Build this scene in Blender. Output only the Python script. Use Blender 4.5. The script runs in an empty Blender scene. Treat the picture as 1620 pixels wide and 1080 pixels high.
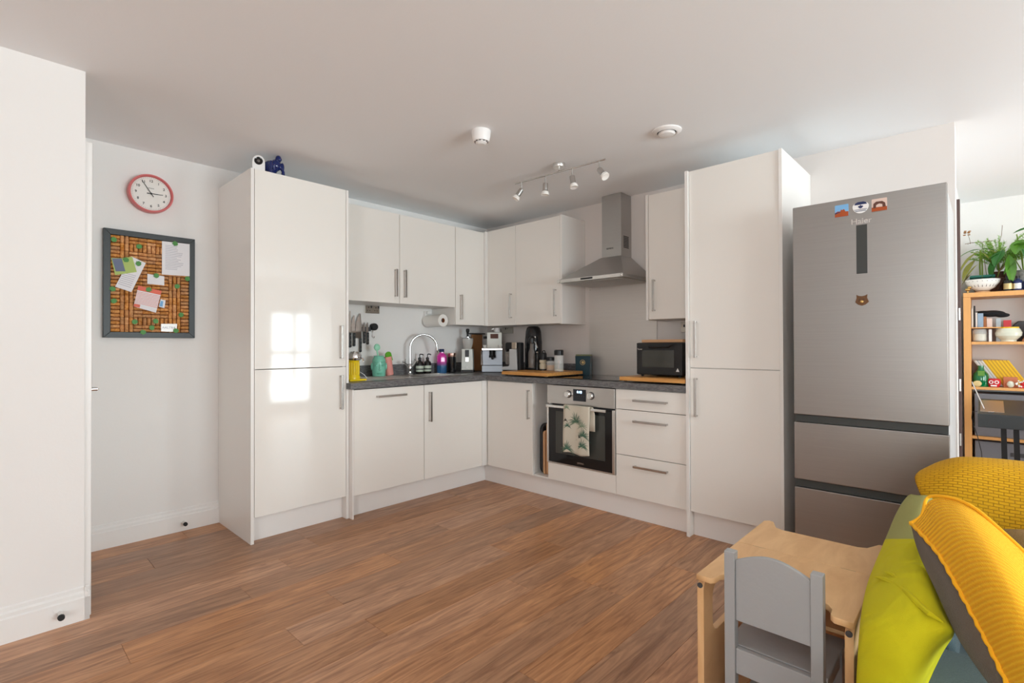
import bpy, bmesh, math, random
from mathutils import Vector, Matrix
random.seed(7)
S = bpy.context.scene
COL = S.collection
PI = math.pi

# ------------------------------------------------------------------ camera
cd = bpy.data.cameras.new('camera'); cam = bpy.data.objects.new('camera', cd); COL.objects.link(cam)
cd.sensor_width = 36.0; cd.lens = 36.0 * 800.25 / 1620.0; cd.clip_start = 0.05
yaw, pit, rol = .7551455, .0077383, -.0033171
fw = Vector((math.cos(yaw)*math.cos(pit), math.sin(yaw)*math.cos(pit), math.sin(pit)))
rt = Vector((math.sin(yaw), -math.cos(yaw), 0)); up = rt.cross(fw)
r2 = rt*math.cos(rol) + up*math.sin(rol); u2 = up*math.cos(rol) - rt*math.sin(rol)
cam.matrix_world = Matrix(((r2.x, u2.x, -fw.x, 0), (r2.y, u2.y, -fw.y, 0), (r2.z, u2.z, -fw.z, 1.2), (0, 0, 0, 1)))
S.camera = cam

# ------------------------------------------------------------------ world, lights, exposure
w = bpy.data.worlds.new('world'); S.world = w; w.use_nodes = True
w.node_tree.nodes['Background'].inputs[0].default_value = (.75, .86, 1, 1)
w.node_tree.nodes['Background'].inputs[1].default_value = 1.0
S.view_settings.view_transform = 'Standard'; S.view_settings.look = 'None'
S.view_settings.exposure = 0.80; S.view_settings.gamma = 1.0; S.view_settings.use_curve_mapping = False
S.cycles.max_bounces = 16; S.cycles.diffuse_bounces = 12; S.cycles.glossy_bounces = 6

def window_light(name, loc, rot, sx, sy, power, col=(.89, 1.0, 1.02)):
    l = bpy.data.lights.new(name, 'AREA'); l.shape = 'RECTANGLE'; l.size = sx; l.size_y = sy
    l.energy = power; l.color = col
    o = bpy.data.objects.new(name, l); COL.objects.link(o); o.location = loc; o.rotation_euler = rot
    return o
# daylight standing in the three window openings
window_light('daylight_far', (4.22, -3.36, 1.0), (PI/2+.3, 0, 0), .95, 1.75, 34)
window_light('daylight_near', (1.75, -3.55, 1.32), (PI/2+.5, 0, 0), 1.9, 1.4, 104)
window_light('daylight_side', (-2.95, -1.2, 1.32), (PI/2+.5, 0, -PI/2), 2.2, 1.4, 52, (.955, .965, .95))

# ------------------------------------------------------------------ materials
M = {}
def nodes(m):
    m.use_nodes = True; return m.node_tree.nodes, m.node_tree.links, m.node_tree.nodes['Principled BSDF']
def mat(n, c, r=.5, metal=0, coat=0, trans=0, ior=1.45, bump=0, bscale=200, var=0, vscale=5, stretch=None, emis=0, sheen=0, alpha=1):
    m = bpy.data.materials.new(n); N, L, B = nodes(m)
    c4 = (c[0], c[1], c[2], 1)
    B.inputs['Base Color'].default_value = c4; B.inputs['Roughness'].default_value = r
    B.inputs['Metallic'].default_value = metal; B.inputs['IOR'].default_value = ior
    B.inputs['Coat Weight'].default_value = coat; B.inputs['Coat Roughness'].default_value = .05
    B.inputs['Transmission Weight'].default_value = trans
    B.inputs['Sheen Weight'].default_value = sheen
    B.inputs['Alpha'].default_value = alpha
    if emis:
        B.inputs['Emission Color'].default_value = c4; B.inputs['Emission Strength'].default_value = emis
    tc = None
    if bump or var:
        tc = N.new('ShaderNodeTexCoord'); mp = N.new('ShaderNodeMapping'); L.new(tc.outputs['Object'], mp.inputs[0])
        if stretch: mp.inputs['Scale'].default_value = stretch
    if bump:
        t = N.new('ShaderNodeTexNoise'); t.inputs['Scale'].default_value = bscale; t.inputs['Detail'].default_value = 3
        L.new(mp.outputs[0], t.inputs[0])
        b = N.new('ShaderNodeBump'); b.inputs['Strength'].default_value = bump; b.inputs['Distance'].default_value = .01
        L.new(t.outputs[0], b.inputs['Height']); L.new(b.outputs[0], B.inputs['Normal'])
    if var:
        t2 = N.new('ShaderNodeTexNoise'); t2.inputs['Scale'].default_value = vscale; t2.inputs['Detail'].default_value = 4
        L.new(mp.outputs[0], t2.inputs[0])
        mx = N.new('ShaderNodeMix'); mx.data_type = 'RGBA'
        mx.inputs[6].default_value = tuple(x*(1-var) for x in c)+(1,); mx.inputs[7].default_value = tuple(min(1, x*(1+var)) for x in c)+(1,)
        L.new(t2.outputs[0], mx.inputs[0]); L.new(mx.outputs[2], B.inputs['Base Color'])
    M[n] = m; return m

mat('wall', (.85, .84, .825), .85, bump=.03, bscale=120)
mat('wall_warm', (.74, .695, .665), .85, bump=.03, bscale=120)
mat('ceiling', (.875, .895, .915), .9, bump=.03, bscale=90)
mat('trim_paint', (.86, .855, .84), .35)
mat('gloss', (.85, .825, .78), .06, coat=.3, bump=.010, bscale=9)
mat('panel_white', (.85, .83, .80), .28)
mat('panel_pink', (.72, .655, .61), .22)
mat('plinth', (.85, .83, .81), .35)
mat('carcase', (.80, .79, .765), .45)
mat('steel', (.56, .545, .525), .33, metal=1, bump=.05, bscale=60, stretch=(1, 1, 40), var=.05)
mat('steel_h', (.50, .49, .475), .44, metal=1, bump=.04, bscale=8, stretch=(1, 1, 60), var=.06, vscale=3)
mat('steel_fridge', (.385, .375, .36), .36, metal=1, bump=.04, bscale=8, stretch=(1, 1, 60), var=.06, vscale=3)
mat('steel_splash', (.74, .71, .68), .5, metal=.85, bump=.03, bscale=8, stretch=(1, 1, 60), var=.05, vscale=3)
mat('steel_light', (.74, .73, .71), .25, metal=1)
mat('steel_white', (.66, .68, .64), .45, metal=.2)
mat('steel_machine', (.34, .37, .41), .42, metal=1)
mat('chrome', (.74, .75, .76), .06, metal=1)
mat('handle_metal', (.56, .54, .52), .22, metal=1)
mat('black', (.012, .012, .013), .35)
mat('black_gloss', (.01, .01, .011), .06)
mat('black_rubber', (.02, .02, .02), .7)
mat('dark_grey', (.06, .06, .065), .45)
mat('dark_recess', (.045, .048, .045), .4)
mat('oven_window', (.06, .062, .055), .08)
mat('white_plastic', (.86, .85, .84), .35)
mat('grey_plastic', (.50, .50, .50), .4)
mat('white_ceramic', (.85, .84, .80), .2)
mat('paper', (.84, .83, .86), .8)
mat('paper_line', (.45, .45, .52), .8)
mat('red_print', (.80, .18, .12), .7)
mat('green_leaf', (.07, .27, .05), .5)
mat('paper_green', (.45, .58, .18), .7)
mat('paper_blue', (.17, .20, .30), .7)
mat('sky_blue', (.20, .45, .75), .7)
mat('frame_dark', (.035, .042, .045), .4, bump=.1, bscale=60)
mat('cork_dark', (.12, .035, .012), .9)
mat('clock_rim', (.66, .15, .15), .35)
mat('clock_face', (.84, .82, .78), .4)
mat('clock_glass', (1, 1, 1), .02, trans=1, alpha=.12)
mat('bamboo_end', (.72, .36, .10), .45)
mat('tiki', (.20, .56, .42), .18)
mat('mint', (.36, .74, .54), .4)
mat('pink_ceramic', (.80, .32, .28), .35, bump=.5, bscale=120)
mat('lime_green', (.12, .42, .02), .5)
mat('yellow_paint', (.85, .62, .01), .25)
mat('soap_label', (.55, .62, .52), .6)
mat('amber_black', (.012, .009, .008), .08)
mat('copper', (.75, .50, .42), .2, metal=1)
mat('glass', (1, 1, 1), .02, trans=1, ior=1.45)
mat('thin_glass', (.92, .95, .93), .03, alpha=.22)
mat('hopper_glass', (.80, .78, .74), .05, alpha=.5)
mat('smoke_glass', (.25, .22, .20), .05, alpha=.6)
mat('coffee', (.10, .05, .025), .7)
mat('spice', (.60, .30, .08), .8)
mat('cereal', (.66, .60, .46), .8, bump=.6, bscale=150)
mat('tin_teal', (.012, .05, .07), .3)
mat('gold', (.55, .42, .20), .35, metal=.8)
mat('olive_lid', (.20, .22, .11), .5)
mat('beige_metal', (.60, .50, .42), .3, metal=.9)
mat('blue_glaze', (.006, .016, .11), .08, coat=.6)
mat('socket', (.47, .43, .38), .28, metal=1)
mat('trivet_wood', (.42, .20, .08), .5)
mat('board_pale', (.62, .36, .19), .55)
mat('chair_grey', (.385, .395, .40), .42, bump=.08, bscale=70)
mat('ply_edge', (.30, .13, .05), .6)
mat('bookcase', (.74, .38, .13), .45, var=.1, vscale=4, stretch=(20, 20, 1.2))
mat('teal_dark', (.012, .12, .09), .4)
mat('terracotta_brown', (.12, .045, .03), .6)
mat('piano', (.030, .034, .036), .35, bump=.1, bscale=150)
mat('box_grey', (.19, .19, .21), .8, bump=.2, bscale=200)
mat('red', (.62, .02, .03), .35)
mat('orange_glass', (.70, .22, .10), .15, alpha=.75)
mat('green_bottle', (.0, .15, .045), .06, coat=.5)
mat('skin_yellow', (.72, .55, .25), .5)
mat('book_yellow', (.85, .52, .01), .5)
mat('book_mustard', (.62, .34, .01), .5)
mat('book_cream', (.50, .46, .42), .6)
mat('book_white', (.72, .70, .67), .6)
mat('book_blue', (.30, .42, .56), .6)
mat('book_brown', (.35, .13, .05), .6)
mat('book_black', (.03, .025, .025), .6)
mat('book_pink', (.72, .55, .48), .6)
mat('book_grey', (.40, .45, .48), .6)
mat('black_cloth', (.012, .012, .014), .9)
mat('vase_glass', (.72, .74, .62), .12)
mat('brass', (.70, .48, .18), .3, metal=1)
mat('wall_brown', (.085, .05, .045), .5)
mat('olive_fabric', (.37, .37, .13), .95, bump=.35, bscale=400)
mat('taupe_fabric', (.115, .09, .065), .95, sheen=.2, bump=.4, bscale=500)
mat('tan_fabric', (.42, .25, .08), .95, sheen=.3, bump=.5, bscale=300)
mat('teal_fabric', (.075, .125, .145), .95, sheen=.2, bump=.6, bscale=500, var=.2, vscale=200)
mat('rust', (.40, .08, .02), .8)
mat('navy', (.015, .025, .10), .6)
mat('bear_brown', (.14, .06, .02), .6, var=.4, vscale=120)
mat('stem', (.20, .30, .04), .6)
mat('leaf_dark', (.035, .16, .03), .35, var=.3, vscale=30)
mat('leaf_mid', (.10, .26, .03), .4, var=.3, vscale=30)
mat('leaf_yellow', (.42, .42, .10), .5, var=.3, vscale=20)
mat('leaf_dry', (.40, .20, .08), .7)
mat('fern', (.24, .48, .05), .6)
mat('twig', (.20, .12, .06), .8)
mat('pot_grey', (.34, .34, .32), .6, bump=.8, bscale=60, var=.5, vscale=50)
mat('screen_dark', (.012, .014, .02), .1)
mat('led', (.45, .65, 1.0), .5, emis=3)
mat('lamp_glass', (.90, .88, .84), .25)
mat('palm_print', (.07, .15, .10), .8)
mat('palm_print_light', (.22, .30, .20), .8)
mat('print_dark', (.03, .02, .015), .8)
mat('window_frame', (.85, .85, .85), .4)
mat('pane', (1, 1, 1), .0, trans=1, alpha=.1)
mat('hob_glass', (.012, .012, .013), .04)

def worktop_mat():
    m = mat('worktop', (.085, .085, .09), .38); N, L, B = nodes(m)
    tc = N.new('ShaderNodeTexCoord'); mp = N.new('ShaderNodeMapping'); mp.inputs['Scale'].default_value = (3, 3, 22)
    n = N.new('ShaderNodeTexNoise'); n.inputs['Scale'].default_value = 9; n.inputs['Detail'].default_value = 8; n.inputs['Distortion'].default_value = 1.2
    cr = N.new('ShaderNodeValToRGB'); cr.color_ramp.elements[0].color = (.075, .075, .08, 1); cr.color_ramp.elements[0].position = .36
    cr.color_ramp.elements[1].color = (.235, .23, .23, 1); cr.color_ramp.elements[1].position = .68
    L.new(tc.outputs['Object'], mp.inputs[0]); L.new(mp.outputs[0], n.inputs[0]); L.new(n.outputs[0], cr.inputs[0]); L.new(cr.outputs[0], B.inputs['Base Color'])
    b = N.new('ShaderNodeBump'); b.inputs['Strength'].default_value = .1; b.inputs['Distance'].default_value = .005
    L.new(n.outputs[0], b.inputs['Height']); L.new(b.outputs[0], B.inputs['Normal'])
worktop_mat()

def wood_mat(name, cols, rough, gscale, stretch, randomise=True, bump=.08, wave=.5):
    m = mat(name, cols[0], rough); N, L, B = nodes(m)
    tc = N.new('ShaderNodeTexCoord'); oi = N.new('ShaderNodeObjectInfo')
    add = N.new('ShaderNodeVectorMath'); add.operation = 'ADD'
    mul = N.new('ShaderNodeVectorMath'); mul.operation = 'SCALE'; mul.inputs['Scale'].default_value = 37.0
    L.new(oi.outputs['Random'], mul.inputs[0]); L.new(tc.outputs['Object'], add.inputs[0]); L.new(mul.outputs[0], add.inputs[1])
    mp = N.new('ShaderNodeMapping'); mp.inputs['Scale'].default_value = stretch; L.new(add.outputs[0], mp.inputs[0])
    n = N.new('ShaderNodeTexNoise'); n.inputs['Scale'].default_value = gscale; n.inputs['Detail'].default_value = 9; n.inputs['Roughness'].default_value = .6
    n.inputs['Distortion'].default_value = wave
    L.new(mp.outputs[0], n.inputs[0])
    cr = N.new('ShaderNodeValToRGB'); cr.color_ramp.elements[0].color = cols[0]+(1,); cr.color_ramp.elements[0].position = .33
    cr.color_ramp.elements[1].color = cols[1]+(1,); cr.color_ramp.elements[1].position = .68
    L.new(n.outputs[0], cr.inputs[0])
    out = cr.outputs[0]
    if randomise:
        hs = N.new('ShaderNodeHueSaturation'); mr = N.new('ShaderNodeMapRange'); mr.inputs['To Min'].default_value = .80; mr.inputs['To Max'].default_value = 1.20
        L.new(oi.outputs['Random'], mr.inputs[0]); L.new(mr.outputs[0], hs.inputs['Value']); L.new(cr.outputs[0], hs.inputs['Color'])
        q1 = N.new('ShaderNodeMath'); q1.operation = 'MULTIPLY'; q1.inputs[1].default_value = 7.31; L.new(oi.outputs['Random'], q1.inputs[0])
        q2 = N.new('ShaderNodeMath'); q2.operation = 'FRACT'; L.new(q1.outputs[0], q2.inputs[0])
        q3 = N.new('ShaderNodeMapRange'); q3.inputs['To Min'].default_value = .95; q3.inputs['To Max'].default_value = 1.12; L.new(q2.outputs[0], q3.inputs[0]); L.new(q3.outputs[0], hs.inputs['Saturation'])
        out = hs.outputs[0]
    L.new(out, B.inputs['Base Color'])
    b = N.new('ShaderNodeBump'); b.inputs['Strength'].default_value = bump; b.inputs['Distance'].default_value = .004
    L.new(n.outputs[0], b.inputs['Height']); L.new(b.outputs[0], B.inputs['Normal'])
    return m
wood_mat('floor_wood', ((.27, .125, .062), (.58, .31, .165)), .34, 2.6, (.8, 9, 1), wave=2.2)
wood_mat('cork', ((.40, .15, .045), (.78, .42, .18)), .85, 60, (1, 1, 1), bump=.5)
wood_mat('bamboo', ((.52, .23, .055), (.72, .37, .11)), .4, 4, (14, 1, 14), randomise=False)
wood_mat('plywood', ((.70, .41, .19), (.85, .55, .28)), .42, 2.2, (2, 7, 2), randomise=False, bump=.03)

def knit_mat(name, c1, c2, scale, mode):
    m = mat(name, c1, .95); N, L, B = nodes(m)
    tc = N.new('ShaderNodeTexCoord')
    if mode == 'basket':
        mp = N.new('ShaderNodeMapping'); mp.inputs['Rotation'].default_value = (0, PI/2, 0); L.new(tc.outputs['Object'], mp.inputs[0])
        sep = N.new('ShaderNodeSeparateXYZ'); L.new(tc.outputs['Object'], sep.inputs[0]); cmb = N.new('ShaderNodeCombineXYZ')
        a = N.new('ShaderNodeMath'); a.operation = 'ADD'; L.new(sep.outputs[0], a.inputs[0]); L.new(sep.outputs[2], a.inputs[1])
        L.new(sep.outputs[1], cmb.inputs[0]); L.new(a.outputs[0], cmb.inputs[1])
        t = N.new('ShaderNodeTexBrick'); t.inputs['Scale'].default_value = scale; t.inputs['Mortar Size'].default_value = .05; t.inputs['Mortar Smooth'].default_value = 1.0
        t.inputs['Brick Width'].default_value = .9; t.inputs['Row Height'].default_value = .42
        t.inputs['Color1'].default_value = (1, 1, 1, 1); t.inputs['Color2'].default_value = (.75, .75, .75, 1); t.inputs['Mortar'].default_value = (0, 0, 0, 1)
        L.new(cmb.outputs[0], t.inputs[0]); h = t.outputs[0]
    else:
        sep = N.new('ShaderNodeSeparateXYZ'); L.new(tc.outputs['UV'], sep.inputs[0])
        def sn(sock, f, off=0):
            a = N.new('ShaderNodeMath'); a.operation = 'MULTIPLY'; a.inputs[1].default_value = f; L.new(sock, a.inputs[0])
            s = N.new('ShaderNodeMath'); s.operation = 'SINE'; L.new(a.outputs[0], s.inputs[0]); return s.outputs[0]
        s1 = sn(sep.outputs[1], scale*6.283); s2 = sn(sep.outputs[0], scale*1.3*6.283)
        k = N.new('ShaderNodeMath'); k.operation = 'MULTIPLY'; k.inputs[1].default_value = .35; L.new(s2, k.inputs[0])
        a = N.new('ShaderNodeMath'); a.operation = 'ADD'; L.new(s1, a.inputs[0]); L.new(k.outputs[0], a.inputs[1])
        mr = N.new('ShaderNodeMapRange'); mr.inputs['From Min'].default_value = -1.3; mr.inputs['From Max'].default_value = 1.3; L.new(a.outputs[0], mr.inputs[0]); h = mr.outputs[0]
    mx = N.new('ShaderNodeMix'); mx.data_type = 'RGBA'; mx.inputs[6].default_value = c2+(1,); mx.inputs[7].default_value = c1+(1,)
    L.new(h, mx.inputs[0]); L.new(mx.outputs[2], B.inputs['Base Color'])
    b = N.new('ShaderNodeBump'); b.inputs['Strength'].default_value = .8; b.inputs['Distance'].default_value = .004
    L.new(h, b.inputs['Height']); L.new(b.outputs[0], B.inputs['Normal'])
knit_mat('throw_mustard', (.70, .37, .006), (.52, .25, .003), 40, 'basket')
knit_mat('rib_knit', (1.0, .56, .022), (.92, .40, .010), 46, 'rib')

def gradient_mat():
    m = mat('bottle_fade', (.7, .02, .4), .08); N, L, B = nodes(m)
    tc = N.new('ShaderNodeTexCoord'); s = N.new('ShaderNodeSeparateXYZ'); L.new(tc.outputs['Object'], s.inputs[0])
    cr = N.new('ShaderNodeValToRGB'); mr = N.new('ShaderNodeMapRange'); mr.inputs['From Min'].default_value = .03; mr.inputs['From Max'].default_value = .17
    L.new(s.outputs[2], mr.inputs[0]); L.new(mr.outputs[0], cr.inputs[0])
    cr.color_ramp.elements[0].color = (.03, .12, .28, 1); cr.color_ramp.elements[0].position = .25
    cr.color_ramp.elements[1].color = (.75, .04, .40, 1); cr.color_ramp.elements[1].position = .6
    L.new(cr.outputs[0], B.inputs['Base Color'])
gradient_mat()
def lime_mat():
    m = mat('lime_fabric', (.60, .55, .004), .9); N, L, B = nodes(m)
    tc = N.new('ShaderNodeTexCoord')
    n = N.new('ShaderNodeTexNoise'); n.inputs['Scale'].default_value = 7; n.inputs['Detail'].default_value = 2; n.inputs['Distortion'].default_value = .8
    L.new(tc.outputs['Object'], n.inputs[0])
    b = N.new('ShaderNodeBump'); b.inputs['Strength'].default_value = .35; b.inputs['Distance'].default_value = .05
    L.new(n.outputs[0], b.inputs['Height'])
    n2 = N.new('ShaderNodeTexNoise'); n2.inputs['Scale'].default_value = 600; L.new(tc.outputs['Object'], n2.inputs[0])
    b2 = N.new('ShaderNodeBump'); b2.inputs['Strength'].default_value = .2; b2.inputs['Distance'].default_value = .003
    L.new(n2.outputs[0], b2.inputs['Height']); L.new(b.outputs[0], b2.inputs['Normal']); L.new(b2.outputs[0], B.inputs['Normal'])
lime_mat()

# ------------------------------------------------------------------ helpers
ORG = {}
def tag(o, label=None, cat=None, group=None, kind=None):
    if label: o['label'] = label
    if cat: o['category'] = cat
    if group: o['group'] = group
    if kind: o['kind'] = kind
    return o
def thing(name, label, cat, loc=(0, 0, 0), group=None, rot=0):
    o = bpy.data.objects.new(name, None); COL.objects.link(o); o.location = loc; o.empty_display_size = .05
    o.rotation_euler[2] = rot
    ORG[o.name] = (Vector(loc), rot)
    return tag(o, label, cat, group)

class MB:
    def __init__(s): s.bm = bmesh.new(); s.wn = False
    def _x(s, geom, mtx): bmesh.ops.transform(s.bm, matrix=mtx, verts=geom)
    def box(s, x0, x1, y0, y1, z0, z1, bev=0, seg=2):
        r = bmesh.ops.create_cube(s.bm, size=1); v = r['verts']
        s._x(v, Matrix.Translation(((x0+x1)/2, (y0+y1)/2, (z0+z1)/2)) @ Matrix.Diagonal((abs(x1-x0), abs(y1-y0), abs(z1-z0), 1)))
        if bev:
            s.wn = True
            e = list({e for q in v for e in q.link_edges})
            bmesh.ops.bevel(s.bm, geom=e, offset=bev, segments=seg, affect='EDGES', profile=.5)
        return s
    def cyl(s, p0, p1, r0, r1=None, seg=20, cap=True):
        p0, p1 = Vector(p0), Vector(p1); d = p1-p0
        if r1 is None: r1 = r0
        r = bmesh.ops.create_cone(s.bm, cap_ends=cap, segments=seg, radius1=r0, radius2=r1, depth=d.length)
        q = Vector((0, 0, 1)).rotation_difference(d.normalized()).to_matrix().to_4x4()
        s._x(r['verts'], Matrix.Translation((p0+p1)/2) @ q); return s
    def sph(s, c, r, seg=16, rings=10, rot=None):
        if not hasattr(r, '__len__'): r = (r, r, r)
        g = bmesh.ops.create_uvsphere(s.bm, u_segments=seg, v_segments=rings, radius=1)
        m = Matrix.Translation(c) @ (rot.to_4x4() if rot else Matrix()) @ Matrix.Diagonal((r[0], r[1], r[2], 1))
        s._x(g['verts'], m); return s
    def lathe(s, prof, c, seg=24, axis=(0, 0, 1), sx=1, sy=1):
        q = Vector((0, 0, 1)).rotation_difference(Vector(axis).normalized()).to_matrix()
        c = Vector(c); rings = []
        for r, z in prof:
            if r < 1e-6: rings.append([s.bm.verts.new(c + q @ Vector((0, 0, z)))])
            else: rings.append([s.bm.verts.new(c + q @ Vector((r*sx*math.cos(2*PI*i/seg), r*sy*math.sin(2*PI*i/seg), z))) for i in range(seg)])
        for a, b in zip(rings, rings[1:]):
            if len(a) == 1 and len(b) == 1: continue
            for i in range(seg):
                j = (i+1) % seg
                if len(a) == 1: s.bm.faces.new((a[0], b[j], b[i])) if False else s.bm.faces.new((a[0], b[i], b[j]))
                elif len(b) == 1: s.bm.faces.new((a[i], a[j], b[0]))
                else: s.bm.faces.new((a[i], a[j], b[j], b[i]))
        return s
    def tube(s, pts, r, seg=10, cap=True, flat=1):
        pts = [Vector(p) for p in pts]; n = len(pts)
        if not hasattr(r, '__len__'): r = [r]*n
        rings = []; prev = None
        for i, p in enumerate(pts):
            t = (pts[min(i+1, n-1)] - pts[max(i-1, 0)]).normalized()
            if prev is None: a = t.orthogonal().normalized()
            else: a = (prev - t*prev.dot(t)).normalized()
            prev = a; b = t.cross(a)
            rings.append([s.bm.verts.new(p + (a*math.cos(2*PI*k/seg)*flat + b*math.sin(2*PI*k/seg))*r[i]) for k in range(seg)])
        for a, b in zip(rings, rings[1:]):
            for k in range(seg):
                j = (k+1) % seg; s.bm.faces.new((a[k], a[j], b[j], b[k]))
        if cap: s.bm.faces.new(rings[0][::-1]); s.bm.faces.new(rings[-1])
        return s
    def prism(s, poly, o, ax, ay, n, t):
        """polygon (2-D list) placed at o with axes ax, ay, pushed along n by t"""
        o, ax, ay, n = Vector(o), Vector(ax), Vector(ay), Vector(n)
        a = [s.bm.verts.new(o + ax*x + ay*y) for x, y in poly]; b = [s.bm.verts.new(v.co + n*t) for v in a]
        s.bm.faces.new(a[::-1]); s.bm.faces.new(b); k = len(a)
        for i in range(k): s.bm.faces.new((a[i], a[(i+1) % k], b[(i+1) % k], b[i]))
        return s
    def hexa(s, P):
        v = [s.bm.verts.new(p) for p in P]
        for f in ((0, 3, 2, 1), (4, 5, 6, 7), (0, 1, 5, 4), (1, 2, 6, 5), (2, 3, 7, 6), (3, 0, 4, 7)): s.bm.faces.new([v[i] for i in f])
        return s
    def grid(s, rows, close=False):
        g = [[s.bm.verts.new(p) for p in r] for r in rows]
        nu = len(rows); nv = len(rows[0])
        if nu > 1:
            uvl = s.bm.loops.layers.uv.verify()
        for i in range(nu-1):
            for j in range(nv-1):
                f = s.bm.faces.new((g[i][j], g[i+1][j], g[i+1][j+1], g[i][j+1]))
                for l, (a, b) in zip(f.loops, ((i, j), (i+1, j), (i+1, j+1), (i, j+1))): l[uvl].uv = (b/(nv-1), a/(nu-1))
        return s
    def rot(s, m, pivot):
        p = Vector(pivot); s._x(s.bm.verts, Matrix.Translation(p) @ m.to_4x4() @ Matrix.Translation(-p)); return s
    def build(s, name, m, parent=None, loc=None, smooth=True, bev=0, sub=0, solid=0, sharp=28, local=False, remesh=0, solid_off=-1):
        bm = s.bm
        bmesh.ops.recalc_face_normals(bm, faces=bm.faces)
        if parent is not None:
            org, rz = ORG[parent.name]
        elif loc is not None: org, rz = Vector(loc), 0
        else: org, rz = Vector((0, 0, 0)), 0
        if not local:
            bmesh.ops.transform(bm, matrix=Matrix.Rotation(-rz, 4, 'Z') @ Matrix.Translation(-org), verts=bm.verts)
        bm.normal_update()
        me = bpy.data.meshes.new(name)
        if bev and all(e.calc_face_angle(0) > 1.0 for e in bm.edges if len(e.link_faces) == 2): smooth = False
        if smooth:
            for f in bm.faces: f.smooth = True
            if not (sub or remesh):
                for e in bm.edges:
                    if len(e.link_faces) == 2 and e.calc_face_angle(0) > math.radians(sharp): e.smooth = False
        bm.to_mesh(me); bm.free()
        me.materials.append(M[m] if isinstance(m, str) else m)
        o = bpy.data.objects.new(name, me); COL.objects.link(o)
        if parent is not None:
            o.parent = parent; ORG[o.name] = (org, rz)
        else:
            o.location = org; ORG[o.name] = (org, 0)
        if remesh:
            r = o.modifiers.new('remesh', 'REMESH'); r.mode = 'VOXEL'; r.voxel_size = remesh; r.use_smooth_shade = True
            sm = o.modifiers.new('smooth', 'SMOOTH'); sm.iterations = 4
        if solid:
            q = o.modifiers.new('solid', 'SOLIDIFY'); q.thickness = solid; q.offset = solid_off
        if sub:
            q = o.modifiers.new('sub', 'SUBSURF'); q.levels = sub; q.render_levels = sub
        if bev:
            q = o.modifiers.new('bevel', 'BEVEL'); q.width = bev; q.segments = 2; q.limit_method = 'ANGLE'; q.angle_limit = math.radians(40)
            q.harden_normals = True
        if s.wn and not (sub or remesh):
            q = o.modifiers.new('normals', 'WEIGHTED_NORMAL'); q.keep_sharp = True; q.weight = 80
        return o
def struct(mb, name, m, **k):
    o = mb.build(name, m, **k); o['kind'] = 'structure'; return o
def bx(*a, **k): return MB().box(*a, **k)
def child_piece(name, src, parent, loc):
    o = bpy.data.objects.new(name, src); COL.objects.link(o); o.parent = parent; o.location = loc; return o

def shape2d(name, loops, t, m, parent, o, ax, ay, bev=0):
    """flat outline with holes, extruded along ax x ay, as one mesh part"""
    cu = bpy.data.curves.new('c', 'CURVE'); cu.dimensions = '2D'; cu.fill_mode = 'BOTH'; cu.extrude = t/2; cu.bevel_depth = bev; cu.bevel_resolution = 1
    for lp in loops:
        sp = cu.splines.new('POLY'); sp.points.add(len(lp)-1); sp.use_cyclic_u = True
        for p, q in zip(sp.points, lp): p.co = (q[0], q[1], 0, 1)
    return _curve_obj(name, cu, m, parent, o, ax, ay)
def _curve_obj(name, cu, m, parent, o, ax, ay):
    tmp = bpy.data.objects.new('tmp', cu); COL.objects.link(tmp)
    dg = bpy.context.evaluated_depsgraph_get(); me = bpy.data.meshes.new_from_object(tmp.evaluated_get(dg))
    bpy.data.objects.remove(tmp)
    ax, ay = Vector(ax), Vector(ay); n = ax.cross(ay)
    mt = Matrix(((ax.x, ay.x, n.x, o[0]), (ax.y, ay.y, n.y, o[1]), (ax.z, ay.z, n.z, o[2]), (0, 0, 0, 1)))
    org, rz = ORG[parent.name] if parent is not None else (Vector(o), 0)
    me.transform(Matrix.Rotation(-rz, 4, 'Z') @ Matrix.Translation(-org) @ mt)
    me.materials.clear(); me.materials.append(M[m]); me.name = name
    ob = bpy.data.objects.new(name, me); COL.objects.link(ob)
    if parent is not None: ob.parent = parent
    else: ob.location = org
    ORG[ob.name] = (org, rz)
    return ob
def text(name, s, size, m, parent, o, ax, ay, ext=.0004, bold=0):
    cu = bpy.data.curves.new('t', 'FONT'); cu.body = s; cu.size = size; cu.align_x = 'CENTER'; cu.align_y = 'CENTER'; cu.extrude = ext; cu.offset = bold
    return _curve_obj(name, cu, m, parent, o, ax, ay)
XA, ZA = (1, 0, 0), (0, 0, 1)      # lettering on things that face -Y
YB = (0, -1, 0)                    # lettering on things that face -X
def rrect(w, h, r, n=5, cx=0, cy=0):
    P = []
    for sx, sy, a0 in ((1, 1, 0), (-1, 1, PI/2), (-1, -1, PI), (1, -1, 3*PI/2)):
        for i in range(n+1):
            a = a0 + PI/2*i/n; P.append((cx+sx*(w/2-r)+r*math.cos(a), cy+sy*(h/2-r)+r*math.sin(a)))
    return P
def circ(r, n=28, cx=0, cy=0): return [(cx+r*math.cos(2*PI*i/n), cy+r*math.sin(2*PI*i/n)) for i in range(n)]

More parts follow.
